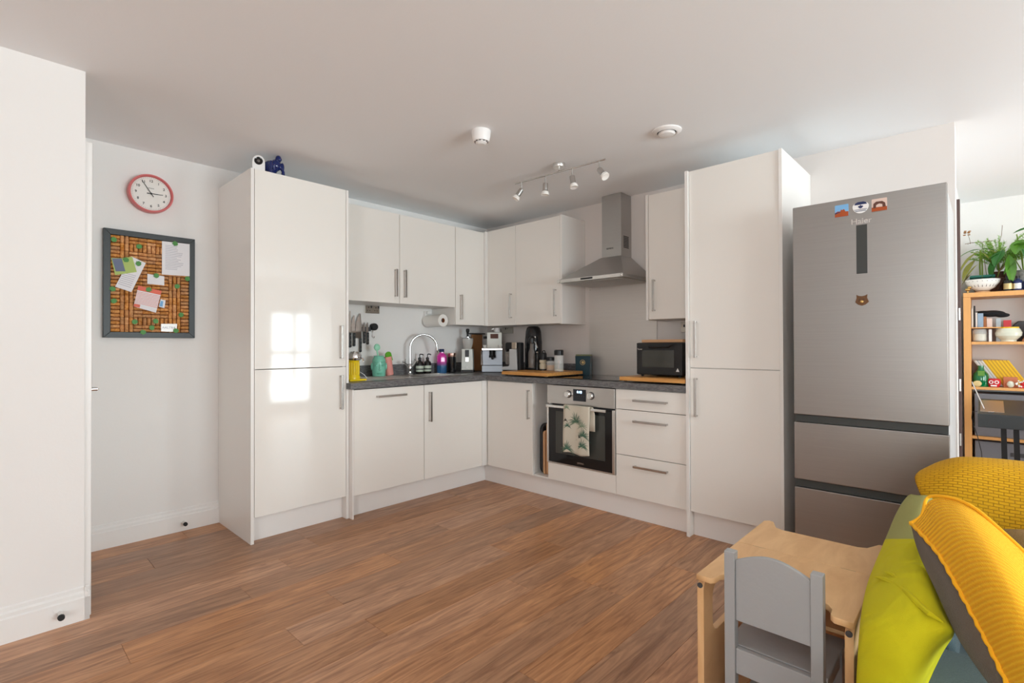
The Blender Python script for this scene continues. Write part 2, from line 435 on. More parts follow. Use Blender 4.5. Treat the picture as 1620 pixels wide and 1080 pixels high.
# ------------------------------------------------------------------ room shell
CZ = 2.425; YA = 3.845; XB = 3.70; YE = .126
floor = struct(bx(-2.7, 6.0, -3.3, 4.0, -.12, -.006), 'floor', 'ply_edge')
cache = {}
PW, PL = .184, 1.22
def plank(x0, x1, y0, y1):
    L, W = round(x1-x0, 3), round(y1-y0, 3)
    if (L, W) not in cache:
        c = .0008; m = bmesh.new(); h = .0055
        b = [m.verts.new(p) for p in ((0, 0, 0), (L, 0, 0), (L, W, 0), (0, W, 0))]
        k = [m.verts.new(p) for p in ((0, 0, h-c), (L, 0, h-c), (L, W, h-c), (0, W, h-c))]
        t = [m.verts.new(p) for p in ((c, c, h), (L-c, c, h), (L-c, W-c, h), (c, W-c, h))]
        for lo, hi in ((b, k), (k, t)):
            for i in range(4): m.faces.new((lo[i], lo[(i+1) % 4], hi[(i+1) % 4], hi[i]))
        m.faces.new(t); m.faces.new(b[::-1])
        me = bpy.data.meshes.new('plank'); m.to_mesh(me); m.free(); me.materials.append(M['floor_wood']); cache[(L, W)] = me
    return cache[(L, W)]
rows = int((YA+3.2)/PW)+1; nplank = 0
for r in range(rows):
    y1 = YA - r*PW; y0 = max(y1-PW+.0006, -3.2)
    if y1-y0 < .03: continue
    xr = 3.70 if y0 >= YE+.02 else 5.9
    xl = .355 if y0 > 2.92 else -2.6
    x = xl - random.choice((.15, .4, .65, .9, 1.1))
    if y0 < -.4 and r % 1 == 0 and False: pass
    while x < xr:
        a, b = max(x, xl), min(x+PL-.0006, xr)
        if b-a > .03: child_piece('plank', plank(a, b, y0, y1), floor, (a, y0, -.0055)); nplank += 1
        x += PL
ceiling = struct(bx(-2.7, 6.0, -3.3, 4.0, CZ, CZ+.1), 'ceiling', 'ceiling')
struct(bx(.33, 3.9, YA, YA+.12, 0, CZ), 'wall_back', 'wall')
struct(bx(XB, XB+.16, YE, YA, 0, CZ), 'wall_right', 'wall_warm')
struct(bx(XB+.16, 6.0, .17, .29, 0, CZ), 'wall_alcove', 'wall')
struct(bx(5.9, 6.0, -3.3, .17, 0, CZ), 'wall_far', 'wall')
struct(bx(-2.7, .335, 2.92, YA, 0, CZ), 'wall_left', 'wall')
# wall behind the camera with two window openings, side wall with one
b = MB(); Y0, Y1 = -3.32, -3.2
b.box(-2.7, .8, Y0, Y1, 0, CZ); b.box(2.7, 3.745, Y0, Y1, 0, CZ); b.box(4.695, 6.0, Y0, Y1, 0, CZ)
b.box(.8, 2.7, Y0, Y1, 0, .74); b.box(.8, 2.7, Y0, Y1, 2.1, CZ); b.box(3.745, 4.695, Y0, Y1, 0, .155); b.box(3.745, 4.695, Y0, Y1, 1.905, CZ)
struct(b, 'wall_front', 'wall')
b = MB(); X0, X1 = -2.72, -2.6
b.box(X0, X1, -3.2, -2.3, 0, CZ); b.box(X0, X1, -.1, 2.92, 0, CZ); b.box(X0, X1, -2.3, -.1, 0, .74); b.box(X0, X1, -2.3, -.1, 2.1, CZ)
struct(b, 'wall_side', 'wall')
def window_y(name, x0, x1, z0, z1, muls, bars):
    f = MB(); t = .05
    f.box(x0, x0+t, -3.27, -3.22, z0, z1); f.box(x1-t, x1, -3.27, -3.22, z0, z1); f.box(x0, x1, -3.27, -3.22, z0, z0+t); f.box(x0, x1, -3.27, -3.22, z1-t, z1)
    for m_ in muls: f.box(m_-.03, m_+.03, -3.27, -3.22, z0, z1)
    for h in bars: f.box(x0, x1, -3.265, -3.225, h-.03, h+.03)
    struct(f, name, 'window_frame')
window_y('window_1', 3.745, 4.695, .155, 1.905, (4.22,), (1.08,))
window_y('window_2', .8, 2.7, .74, 2.1, (1.433, 2.067), ())
f = MB(); t = .05
f.box(-2.67, -2.62, -2.3, -2.3+t, .74, 2.1); f.box(-2.67, -2.62, -.1-t, -.1, .74, 2.1); f.box(-2.67, -2.62, -2.3, -.1, .74, .79); f.box(-2.67, -2.62, -2.3, -.1, 2.05, 2.1); f.box(-2.67, -2.62, -1.23, -1.17, .74, 2.1)
struct(f, 'window_3', 'window_frame')
# skirting boards: stepped profile
def skirt(name, p0, p1, n):
    """profile extruded along p0-p1, standing out along n"""
    p0, p1, n = Vector(p0), Vector(p1), Vector(n); pr = ((0, 0), (.018, 0), (.018, .098), (.013, .104), (.013, .118), (.006, .126), (.006, .14), (0, .145))
    d = p1-p0; mb = MB(); mb.prism(pr, p0, n, ZA, d.normalized(), d.length); struct(mb, name, 'trim_paint', smooth=False)
skirt('baseboard_back', (.36, YA, 0), (1.146, YA, 0), (0, -1, 0))
skirt('baseboard_left', (-2.6, 2.92, 0), (.353, 2.92, 0), (0, -1, 0))
skirt('baseboard_left_return', (.335, 2.902, 0), (.335, 3.0, 0), (1, 0, 0))
skirt('baseboard_far', (5.9, -3.2, 0), (5.9, .17, 0), (-1, 0, 0))
# door in the recess, seen edge-on behind the corner of the left wall
d1 = thing('door_1', None, None, (.335, 3.0, 0)); d1['kind'] = 'structure'
b = MB(); b.box(.335, .362, 2.935, 3.005, 0, 2.12, bev=.004); b.box(.335, .362, 3.765, 3.827, 0, 2.12, bev=.004); b.box(.335, .361, 3.006, 3.764, 2.051, 2.12, bev=.004)
b.build('door_frame', 'trim_paint', d1)
leaf = bx(.336, .35, 3.0, 3.77, .005, 2.05).build('door_leaf', 'trim_paint', d1)
h = MB(); h.cyl((.35, 3.08, 1.0), (.357, 3.08, 1.0), .026); h.cyl((.35, 3.08, 1.0), (.40, 3.08, 1.0), .009); h.tube([(.396, 3.075, 1.0), (.398, 3.10, 1.0), (.396, 3.20, .998)], .0095)
tag(h.build('door_handle', 'chrome', leaf), 'chrome lever handle')
# dark door lining at the end of the right wall
d2 = thing('door_2', None, None, (3.87, .12, 0)); d2['kind'] = 'structure'
lin = bx(3.862, 3.90, .112, .169, 0, 2.03, bev=.002).build('door_lining', 'wall_brown', d2)
for z in (.62, .93, 1.335): bx(3.852, 3.861, .114, .122, z, z+.07, bev=.001).build('hinge', 'steel_light', d2)

# door stops on the skirting
for (x, y, z, lab) in ((.254, 2.901, .06, 'stubby grey door stop on the skirting of the near left wall'), (.936, 3.826, .055, 'stubby grey door stop on the skirting below the cork board')):
    t_ = thing('door_stop', lab, 'door stop', (x, y, z), 'door stops on the skirting boards')
    MB().cyl((x, y, z), (x, y-.044, z), .0105).build('stem', 'steel_light', t_)
    MB().cyl((x, y-.044, z), (x, y-.056, z), .0125, .0115).build('rubber_tip', 'black_rubber', t_)

# ------------------------------------------------------------------ kitchen units
def handle(parent, p0, p1, out):
    """square bar handle from p0 to p1 on a face whose outward direction is out"""
    p0, p1, out = Vector(p0), Vector(p1), Vector(out); d = (p1-p0).normalized(); s_ = d.cross(out); m = MB()
    def bar(a, b, w, t, u, v):
        m.hexa([a-u*w-v*t, a+u*w-v*t, a+u*w+v*t, a-u*w+v*t, b-u*w-v*t, b+u*w-v*t, b+u*w+v*t, b-u*w+v*t])
    bar(p0+out*.030, p1+out*.030, .0075, .0035, s_, out)
    for q in (p0+d*.006, p1-d*.006): bar(q, q+out*.028, .006, .005, s_, d)
    return m.build('handle', 'handle_metal', parent, bev=.0012)
def door_y(par, x0, x1, z0, z1, yf, t=.019, name='door', m='gloss'):
    return bx(x0, x1, yf, yf+t, z0, z1).build(name, m, par, bev=.0015)
def door_x(par, y0, y1, z0, z1, xf, t=.019, name='door', m='gloss'):
    return bx(xf, xf+t, y0, y1, z0, z1).build(name, m, par, bev=.0015)
def hollow(par, x0, x1, y0, y1, z0, z1, openf, name='carcase', m='carcase', t=.018):
    """box made of panels, open on side openf"""
    b = MB()
    if openf != '-x': b.box(x0, x0+t, y0, y1, z0, z1)
    b.box(x1-t, x1, y0, y1, z0, z1)
    if openf == '-x': b.box(x0, x1-t, y0, y0+t, z0, z1)
    else: pass
    b.box(x0 + (t if openf != '-x' else 0), x1-t, y1-t, y1, z0, z1)
    b.box(x0+(t if openf != '-x' else 0), x1-t, y0+(t if openf == '-x' else 0), y1-t, z0, z0+t)
    b.box(x0+(t if openf != '-x' else 0), x1-t, y0+(t if openf == '-x' else 0), y1-t, z1-t, z1)
    return b.build(name, m, par, smooth=False)
TOPZ = 2.285
c = thing('tall_cabinet', 'tall glossy white two-door cabinet left of the sink, window reflected in its doors', 'cabinet', (1.146, 3.25, 0))
bx(1.146, 1.165, 3.25, 3.843, 0, TOPZ).build('side_panel', 'panel_white', c, bev=.001)
bx(1.772, 1.790, 3.25, 3.843, 0, TOPZ).build('side_panel', 'panel_white', c, bev=.001)
hollow(c, 1.166, 1.771, 3.272, 3.843, .152, TOPZ, '-y')
d = door_y(c, 1.168, 1.769, 1.059, TOPZ, 3.25); handle(d, (1.728, 3.25, 1.114), (1.728, 3.25, 1.342), (0, -1, 0))
d = door_y(c, 1.168, 1.769, .158, 1.055, 3.25); handle(d, (1.728, 3.25, .766), (1.728, 3.25, 1.0), (0, -1, 0))
bx(1.166, 1.771, 3.312, 3.33, 0, .15).build('plinth', 'plinth', c)

c = thing('dishwasher_cabinet', 'white built-in dishwasher front with one horizontal handle under the worktop', 'dishwasher', (1.792, 3.19, 0))
bx(1.792, 1.803, 3.205, 3.843, 0, .898).build('end_panel', 'panel_white', c, bev=.001)
hollow(c, 1.804, 2.407, 3.232, 3.843, .152, .70, '-y')
d = door_y(c, 1.806, 2.405, .158, .893, 3.21); handle(d, (1.98, 3.21, .835), (2.228, 3.21, .835), (0, -1, 0))
c = thing('sink_cabinet', 'white single-door base cabinet below the sink, vertical handle at its left', 'cabinet', (2.41, 3.21, 0))
hollow(c, 2.409, 3.036, 3.232, 3.843, .152, .70, '-y')
d = door_y(c, 2.410, 3.026, .158, .893, 3.21); handle(d, (2.456, 3.21, .604), (2.456, 3.21, .838), (0, -1, 0))
bx(3.029, 3.10, 3.211, 3.229, .152, .895).build('corner_filler', 'panel_white', c, bev=.001)
pl = thing('kick_board', 'long white kick board under the dishwasher and sink units', 'plinth', (2.4, 3.28, 0), 'kick boards of the base units')
bx(1.804, 3.142, 3.28, 3.298, .001, .151).build('board', 'plinth', pl)
pl = thing('kick_board', 'long white kick board under the oven and drawer units', 'plinth', (3.127, 2.3, 0), 'kick boards of the base units')
bx(3.127, 3.145, 1.387, 3.279, .001, .151).build('board', 'plinth', pl)

c = thing('corner_cabinet', 'white single-door corner base cabinet left of the narrow tray slot', 'cabinet', (3.08, 3.0, 0))
hollow(c, 3.102, 3.698, 2.676, 3.209, .152, .895, '-x')
d = door_x(c, 2.676, 3.192, .155, .893, 3.08); handle(d, (3.08, 2.708, .605), (3.08, 2.708, .84), (-1, 0, 0))
c = thing('tray_slot', 'open narrow white slot for trays between corner cabinet and oven', 'shelf', (3.10, 2.6, 0))
b = MB(); b.box(3.085, 3.698, 2.518, 2.675, .152, .166); b.box(3.68, 3.698, 2.518, 2.675, .166, .895); b.build('slot_lining', 'carcase', c)
# trays and boards standing in the slot
t_ = thing('baking_tray', 'black baking tray standing upright in the slot left of the oven', 'baking tray', (3.2, 2.62, .167))
shape2d('tray_body', [rrect(.40, .395, .05, cx=.21, cy=.2)], .008, 'black', t_, (3.12, 2.632, .167), XA, ZA, bev=.003)
shape2d('rim', [rrect(.40, .395, .05, cx=.21, cy=.2), rrect(.376, .371, .04, cx=.21, cy=.2)], .016, 'dark_grey', t_, (3.12, 2.624, .167), XA, ZA)
for i, (y, hh, x0, lab) in enumerate(((2.598, .345, 3.13, 'shorter pale wooden board upright in the tray slot'), (2.572, .41, 3.14, 'taller pale wooden board upright in the tray slot, nearest the oven'))):
    t_ = thing('chopping_board', lab, 'chopping board', (x0, y, .167), 'boards stored in the tray slot')
    shape2d('board', [rrect(.34, hh, .02, cx=.17, cy=hh/2)], .014, 'board_pale', t_, (x0, y, .167), XA, ZA, bev=.002)

# oven and its housing
c = thing('oven_housing', 'white oven housing with blank panel under the steel oven', 'cabinet', (3.08, 2.2, 0))
b = MB(); b.box(3.10, 3.698, 2.500, 2.517, .152, .895); b.box(3.10, 3.698, 1.903, 1.919, .152, .895); b.box(3.10, 3.698, 1.92, 2.499, .152, .28)
b.build('carcase', 'carcase', c); door_x(c, 1.905, 2.515, .158, .288, 3.08, name='blank_panel')
c = thing('oven', 'built-in stainless steel oven with black glass door, two dials and digital clock', 'oven', (3.1, 2.2, .292))
bx(3.105, 3.62, 1.93, 2.49, .292, .89).build('oven_body', 'dark_grey', c)
bx(3.070, 3.104, 1.906, 2.514, .752, .893).build('control_panel', 'steel', c, bev=.002)
b = MB(); b.box(3.066, 3.094, 1.906, 1.925, .293, .742); b.box(3.066, 3.094, 2.497, 2.514, .293, .742); b.box(3.072, 3.094, 1.925, 2.497, .293, .30)
b.build('door_trim', 'steel_light', c, bev=.001)
dg_ = bx(3.070, 3.095, 1.926, 2.496, .301, .736).build('door_glass', 'black_gloss', c, bev=.001)
bx(3.0692, 3.0699, 1.985, 2.43, .375, .695).build('viewing_window', 'oven_window', dg_)
text('lettering', 'SIEMENS', .016, 'steel_light', dg_, (3.0693, 2.20, .325), YB, ZA)
b = MB(); b.box(3.028, 3.038, 1.955, 2.495, .725, .745, bev=.003)
for y in (1.975, 2.475): b.box(3.036, 3.071, y-.008, y+.008, .728, .742)
b.build('handle', 'steel_light', c)
s_ = bx(3.0665, 3.0705, 2.147, 2.262, .785, .873).build('display', 'screen_dark', c, bev=.001)
text('digits', '0:18', .026, 'led', s_, (3.0662, 2.204, .852), YB, ZA)
b = MB()
for k in range(5): b.cyl((3.0662, 2.244-k*.02, .822), (3.0668, 2.244-k*.02, .822), .003, seg=8)
b.build('touch_keys', 'dark_grey', s_)
for y in (2.306, 2.102):
    k = MB(); k.lathe([(.0, -.026), (.021, -.026), (.0235, -.022), (.0235, 0)], (3.07, y, .832), axis=(1, 0, 0)); kn = k.build('dial', 'steel_light', c)
    bx(3.0425, 3.0445, y-.0025, y+.0025, .812, .852).build('grip', 'steel', kn)
    MB().lathe([(.0235, -.003), (.028, -.003), (.028, 0)], (3.07, y, .832), axis=(1, 0, 0)).build('bezel', 'dark_grey', kn)

c = thing('drawer_cabinet', 'white base cabinet with three drawers right of the oven', 'drawers', (3.08, 1.64, 0))
hollow(c, 3.102, 3.698, 1.388, 1.902, .152, .895, '-x')
for z0, z1, hz in ((.757, .893, .824), (.443, .753, .683), (.158, .439, .377)):
    d = door_x(c, 1.388, 1.902, z0, z1, 3.08, name='drawer'); handle(d, (3.08, 1.755, hz), (3.08, 1.512, hz), (-1, 0, 0))

c = thing('tall_cabinet', 'tall white two-door cabinet standing left of the steel fridge', 'cabinet', (3.06, 1.1, 0))
bx(3.062, 3.698, 1.366, 1.385, 0, 2.292).build('side_panel', 'panel_white', c, bev=.001)
bx(3.07, 3.698, .827, .845, 0, 2.292).build('side_panel', 'panel_white', c, bev=.001)
b = MB(); b.box(3.10, 3.698, .847, 1.364, .152, 2.29); b.build('carcase', 'carcase', c)
d = door_x(c, .847, 1.364, 1.057, 2.29, 3.08); handle(d, (3.08, 1.322, 1.12), (3.08, 1.322, 1.348), (-1, 0, 0))
d = door_x(c, .847, 1.364, .158, 1.053, 3.08); handle(d, (3.08, 1.322, .754), (3.08, 1.322, .994), (-1, 0, 0))
bx(3.127, 3.145, .846, 1.365, 0, .15).build('plinth', 'plinth', c)

# wall cabinets
G = 'cabinets hung above the worktop'
c = thing('wall_cabinet', 'short white double-door wall cabinet above the sink', 'cabinet', (2.4, 3.5, 1.545), G)
hollow(c, 1.792, 2.975, 3.52, 3.843, 1.545, 2.275, '-y')
d = door_y(c, 1.794, 2.3785, 1.545, 2.275, 3.5); handle(d, (2.336, 3.5, 1.597), (2.336, 3.5, 1.82), (0, -1, 0))
d = door_y(c, 2.3825, 2.973, 1.545, 2.275, 3.5); handle(d, (2.424, 3.5, 1.595), (2.424, 3.5, 1.822), (0, -1, 0))
c = thing('wall_cabinet', 'narrow white wall cabinet nearest the corner, right of the sink cabinet', 'cabinet', (3.15, 3.5, 1.39), G)
hollow(c, 2.977, 3.385, 3.52, 3.843, 1.39, 2.275, '-y')
d = door_y(c, 2.979, 3.33, 1.39, 2.275, 3.5); handle(d, (3.03, 3.5, 1.437), (3.03, 3.5, 1.662), (0, -1, 0))
bx(3.331, 3.386, 3.482, 3.519, 1.387, 2.285).build('corner_post', 'panel_white', c, smooth=False)
c = thing('wall_cabinet', 'wide white double-door wall cabinet left of the cooker hood', 'cabinet', (3.365, 3.05, 1.385), G)
hollow(c, 3.387, 3.698, 2.60, 3.497, 1.385, 2.29, '-x')
d = door_x(c, 3.121, 3.48, 1.385, 2.29, 3.365); handle(d, (3.365, 3.17, 1.449), (3.365, 3.17, 1.673), (-1, 0, 0))
d = door_x(c, 2.613, 3.117, 1.385, 2.29, 3.365); handle(d, (3.365, 2.655, 1.445), (3.365, 2.655, 1.673), (-1, 0, 0))
bx(3.365, 3.698, 2.59, 2.611, 1.38, 2.295).build('end_panel', 'panel_white', c, bev=.001)
c = thing('wall_cabinet', 'single-door white wall cabinet right of the cooker hood', 'cabinet', (3.365, 1.6, 1.385), G)
hollow(c, 3.387, 3.698, 1.387, 1.80, 1.385, 2.29, '-x')
d = door_x(c, 1.387, 1.797, 1.385, 2.29, 3.365); handle(d, (3.365, 1.75, 1.443), (3.365, 1.75, 1.67), (-1, 0, 0))
bx(3.365, 3.698, 1.801, 1.82, 1.38, 2.295).build('end_panel', 'panel_white', c, bev=.001)

# worktop with sink and hob openings, upstands
WT = .942; WB = .90
c = thing('worktop', 'L-shaped dark grey slate-look worktop with matching upstand', 'worktop', (3.0, 3.2, WB))
b = MB(); sx0, sx1, sy0, sy1 = 2.47, 2.93, 3.36, 3.70
b.box(1.793, sx0, 3.19, 3.843, WB, WT); b.box(sx0, sx1, 3.19, sy0, WB, WT); b.box(sx0, sx1, sy1, 3.843, WB, WT); b.box(sx1, 3.698, 3.19, 3.843, WB, WT)
b.box(3.06, 3.698, 1.387, 3.19, WB, WT)
b.box(1.772, 1.793, 3.19, 3.249, WB, WT)
b.build('surface', 'worktop', c, smooth=False)
b = MB(); b.box(1.793, 3.698, 3.823, 3.843, WT, 1.035, bev=.001); b.box(3.678, 3.698, 2.545, 3.8225, WT, 1.035, bev=.001)
b.build('upstand', 'worktop', c)
bx(3.678, 3.698, 1.387, 1.90, WT, 1.035, bev=.001).build('upstand', 'worktop', c)

c = thing('sink', 'stainless steel inset sink with drainer on the left and round taphole', 'sink', (2.45, 3.55, WT))
b = MB(); z = WT; e = .004
b.box(1.97, sx0, 3.33, 3.79, z, z+e, bev=.0012); b.box(sx0, sx1, 3.33, sy0, z, z+e); b.box(sx0, sx1, sy1, 3.79, z, z+e); b.box(sx1, 2.99, 3.33, 3.79, z, z+e)
b.build('rim', 'steel_light', c)
b = MB(); t = .003
b.box(sx0+.002, sx1-.002, sy0+.002, sy1-.002, z-.16, z-.157)
b.box(sx0+.002, sx0+.005, sy0+.002, sy1-.002, z-.16, z); b.box(sx1-.005, sx1-.002, sy0+.002, sy1-.002, z-.16, z)
b.box(sx0+.002, sx1-.002, sy0+.002, sy0+.005, z-.16, z); b.box(sx0+.002, sx1-.002, sy1-.005, sy1-.002, z-.16, z)
b.build('bowl', 'steel_light', c)
b = MB()
for k in range(8): b.box(2.02, 2.42, 3.40+k*.043, 3.408+k*.043, z+e, z+e+.003, bev=.001)
b.build('drainer_rib', 'steel_light', c)
MB().lathe([(0, .002), (.035, .002), (.045, 0)], (2.70, 3.53, z-.156)).build('plughole', 'chrome', c)

c = thing('mixer_tap', 'chrome swan-neck mixer tap with two cross-head handles', 'tap', (2.655, 3.745, WT))
b = MB(); tx, ty, tz = 2.655, 3.745, WT+.0045
b.lathe([(0, 0), (.026, 0), (.026, .006), (.017, .012), (.015, .03), (.018, .045), (.018, .075), (.012, .09), (.010, .10), (0, .10)], (tx, ty, tz))
b.build('body', 'chrome', c)
R_ = .118; pts = [(tx, ty, tz+.09)] + [(tx, ty, tz+.09+.145*k/4) for k in range(1, 5)]
pts += [(tx+R_*(1-math.cos(a)), ty-.35*R_*(1-math.cos(a)), tz+.235+R_*math.sin(a)) for a in [PI*k/16*1.04 for k in range(1, 17)]]
pts.append((tx+2*R_+.012, ty-.7*R_-.004, tz+.195))
MB().tube(pts, .0105, seg=14).build('spout', 'chrome', c)
for s_ in (-1, 1):
    ex, ez = tx+s_*.062, tz+.112
    q = MB(); q.cyl((tx+s_*.01, ty, tz+.055), (ex, ty, ez), .0095, .0085)
    dv = Vector((s_*.052, 0, .057)).normalized(); ce = Vector((ex, ty, ez))+dv*.006; pv = Vector((0, 1, 0)); qv = dv.cross(pv)
    for v in (pv, qv): q.cyl(ce-v*.026, ce+v*.026, .0048, seg=10)
    q.sph(ce, .009); q.build('cross_handle', 'chrome', c)

# hob, splashback
c = thing('hob', 'black glass hob set into the worktop under the cooker hood', 'hob', (3.15, 2.2, WT))
bx(3.135, 3.62, 1.93, 2.50, WT, WT+.005, bev=.0015).build('hob_glass_panel', 'hob_glass', c)
b = MB()
for x, y, r in ((3.26, 2.06, .09), (3.27, 2.35, .075), (3.49, 2.07, .075), (3.49, 2.35, .10)): b.lathe([(r-.002, .0002), (r, .0004), (r+.002, .0002)], (x, y, WT+.005), seg=32)
b.build('cooking_zone', 'dark_grey', c)
c = thing('splashback', 'brushed stainless steel splashback panel behind the hob', 'splashback', (3.69, 2.22, WT))
bx(3.689, 3.698, 1.903, 2.542, WT+.001, 1.72, bev=.0006).build('panel', 'steel_splash', c)
b = MB()
for y in (1.915, 2.53):
    for z in (.98, 1.68): b.cyl((3.685, y, z), (3.689, y, z), .004, seg=10)
b.build('screw', 'steel_light', c)

# cooker hood
c = thing('cooker_hood', 'stainless steel chimney cooker hood with pyramid canopy above the hob', 'cooker hood', (3.5, 2.22, 1.69))
b = MB(); x0, x1, y0, y1 = 3.215, 3.688, 1.92, 2.52; cx0, cy0, cy1 = 3.54, 2.13, 2.31
b.hexa([(x0, y0, 1.70), (x1, y0, 1.70), (x1, y1, 1.70), (x0, y1, 1.70), (x0, y0, 1.722), (x1, y0, 1.722), (x1, y1, 1.722), (x0, y1, 1.722)])
b.hexa([(x0+.006, y0+.003, 1.7225), (x1, y0+.003, 1.7225), (x1, y1-.003, 1.7225), (x0+.006, y1-.003, 1.7225), (cx0-.012, cy0-.006, 1.915), (x1, cy0-.006, 1.915), (x1, cy1+.006, 1.915), (cx0-.012, cy1+.006, 1.915)])
b.build('canopy', 'steel_h', c, smooth=False)
b = MB(); b.box(cx0, 3.698, cy0, cy1, 1.9155, 2.423); ch = b.build('chimney', 'steel_h', c, smooth=False, bev=.001)
text('lettering', 'SIEMENS', .018, 'black', ch, (cx0-.0006, 2.235, 1.985), YB, ZA)
b = MB()
for i in range(8): b.box(3.575, 3.655, cy0-.0012, cy0-.0004, 1.985+i*.0125, 1.993+i*.0125)
b.build('vent_slot', 'black', ch)
fs = MB(); fs.box(x0-.007, x0, y0, y1, 1.698, 1.724, bev=.002); fs = fs.build('front_strip', 'steel_light', c)
bx(x0-.0085, x0-.0072, 2.18, 2.29, 1.705, 1.718).build('switch_strip', 'black', fs)
for y in (y0+.02, y1-.02): MB().cyl((x0-.012, y, 1.711), (x0-.006, y, 1.711), .010).build('end_knob', 'steel_light', fs)
b = MB()
for k in range(2):
    ya = y0+.03+k*.275; b.box(3.26, 3.65, ya, ya+.265, 1.694, 1.6995, bev=.001)
    for j in range(12): b.box(3.27, 3.64, ya+.012+j*.021, ya+.022+j*.021, 1.692, 1.6945)
b.build('grease_filter', 'steel', c)

# ------------------------------------------------------------------ fridge
c = thing('fridge_freezer', 'tall stainless steel fridge freezer with two freezer drawers and magnets on its door', 'fridge', (3.0, .44, 0))
FX = 2.95
bx(2.992, 3.62, .131, .741, .03, 1.905, bev=.004).build('body', 'grey_plastic', c)
bx(3.0, 3.6, .15, .72, 0, .03).build('base', 'black', c)
d = bx(FX, 2.988, .127, .745, .836, 1.918, bev=.004).build('door', 'steel_fridge', c)
dp = bx(FX-.0012, FX, .421, .465, 1.543, 1.78).build('display_panel', 'dark_recess', d)
dp['label'] = 'dark touch display strip'
text('lettering', 'Haier', .038, 'steel_light', d, (FX-.0006, .444, 1.798), YB, ZA, bold=.0004)
bx(2.962, 2.989, .131, .741, .798, .834).build('grip_recess', 'dark_recess', c)
bx(FX, 2.988, .127, .745, .500, .796, bev=.004).build('drawer', 'steel_fridge', c)
bx(2.962, 2.989, .131, .741, .460, .498).build('grip_recess', 'dark_recess', c)
bx(FX, 2.988, .127, .745, .055, .458, bev=.004).build('drawer', 'steel_fridge', c)
# magnets
MG = 'magnets on the fridge door'
def magnet_scene(y0, y1, z0, z1, lab):
    t_ = thing('fridge_magnet', lab, 'magnet', (FX-.001, (y0+y1)/2, (z0+z1)/2), MG)
    w_, h_ = y0-y1, z1-z0; zc = (z0+z1)/2; yc = (y0+y1)/2
    shape2d('plate', [rrect(w_, h_, .003)], .0022, 'sky_blue', t_, (FX-.0021, yc, zc), YB, ZA)
    return t_, w_, h_, yc, zc
t_, w_, h_, yc, zc = magnet_scene(.553, .496, 1.833, 1.892, 'leftmost fridge magnet, red desert rocks under blue sky')
b = MB(); pr = [(-w_/2, -h_/2), (w_/2, -h_/2), (w_/2, -h_*.12), (w_*.28, -h_*.1), (w_*.18, h_*.12), (w_*.05, h_*.05), (-w_*.05, h_*.10), (-w_*.1, -h_*.05), (-w_*.3, -h_*.02), (-w_/2, -h_*.14)]
b.prism(pr, (FX-.0033, yc, zc), YB, ZA, (-1, 0, 0), .0003); b.build('desert_rocks', 'rust', t_, smooth=False)
b = MB(); b.prism([(-w_/2, -h_*.15), (-w_*.1, -h_*.05), (-w_*.1, -h_*.12), (-w_*.5, -h_*.25)], (FX-.0036, yc, zc), YB, ZA, (-1, 0, 0), .0003); b.build('navy_strip', 'navy', t_, smooth=False)  # navy strip of the printed picture, left of the rocks
t_, w_, h_, yc, zc = magnet_scene(.402, .342, 1.834, 1.893, 'rightmost fridge magnet, dark red rock arch on orange ground')
t_.children[0].data.materials[0] = M['book_pink']
b = MB(); b.prism([(-w_/2, -h_/2), (w_/2, -h_/2), (w_/2, -h_*.2), (-w_/2, -h_*.16)], (FX-.0033, yc, zc), YB, ZA, (-1, 0, 0), .0003); b.build('ground', 'rust', t_, smooth=False)
b = MB(); b.prism([(-w_*.4, -h_*.25), (-w_*.38, h_*.12), (-w_*.2, h_*.28), (w_*.2, h_*.26), (w_*.38, h_*.1), (w_*.42, -h_*.2), (w_*.22, -h_*.22), (w_*.2, h_*.02), (0, h_*.1), (-w_*.2, 0), (-w_*.22, -h_*.24)], (FX-.0037, yc, zc), YB, ZA, (-1, 0, 0), .0003)
b.build('rock_arch', 'terracotta_brown', t_, smooth=False)
t_ = thing('fridge_magnet', 'rounded white and navy hockey-shirt magnet with blue maple leaf', 'magnet', (FX-.001, .446, 1.866), MG)
shape2d('plate', [[(.033*math.cos(a)*(1 if abs(math.cos(a)) < .9 else 1.0), .027*math.sin(a)+.003*math.cos(2*a)) for a in [2*PI*i/30 for i in range(30)]]], .0022, 'white_plastic', t_, (FX-.0021, .446, 1.866), YB, ZA)
b = MB(); b.prism([(-.026, .012), (.026, .012), (.022, .020), (.012, .0255), (-.012, .0255), (-.022, .020)], (FX-.0033, .446, 1.866), YB, ZA, (-1, 0, 0), .0004)
b.box(FX-.0037, FX-.0033, .446-.026, .446+.026, 1.853, 1.8555); b.box(FX-.0037, FX-.0033, .446-.022, .446+.022, 1.846, 1.849); b.build('stripe', 'navy', t_, smooth=False)
lf = [(0, -.5), (.03, -.22), (.28, -.26), (.22, -.14), (.47, .08), (.38, .12), (.42, .28), (.26, .24), (.22, .32), (.1, .17), (.15, .42), (.06, .37), (0, .55)]
lf = lf + [(-x, y) for x, y in lf[::-1][1:-1]]
shape2d('maple_leaf', [[(x*.024, y*.022) for x, y in lf]], .0006, 'navy', t_, (FX-.0037, .446, 1.866), YB, ZA)
t_ = thing('fridge_magnet', 'brown furry bear-head magnet, lowest on the fridge door', 'magnet', (FX-.001, .444, 1.413), MG)
hd = [(-.026, -.008), (-.020, .012), (-.021, .026), (-.012, .021), (0, .019), (.012, .021), (.021, .026), (.020, .012), (.027, -.008), (.014, -.020), (0, -.025), (-.014, -.020)]
shape2d('head', [hd], .004, 'bear_brown', t_, (FX-.003, .444, 1.413), YB, ZA, bev=.001)
b = MB(); b.sph((FX-.007, .444, 1.406), (.003, .008, .007)); b.build('muzzle', 'brass', t_)
b = MB()
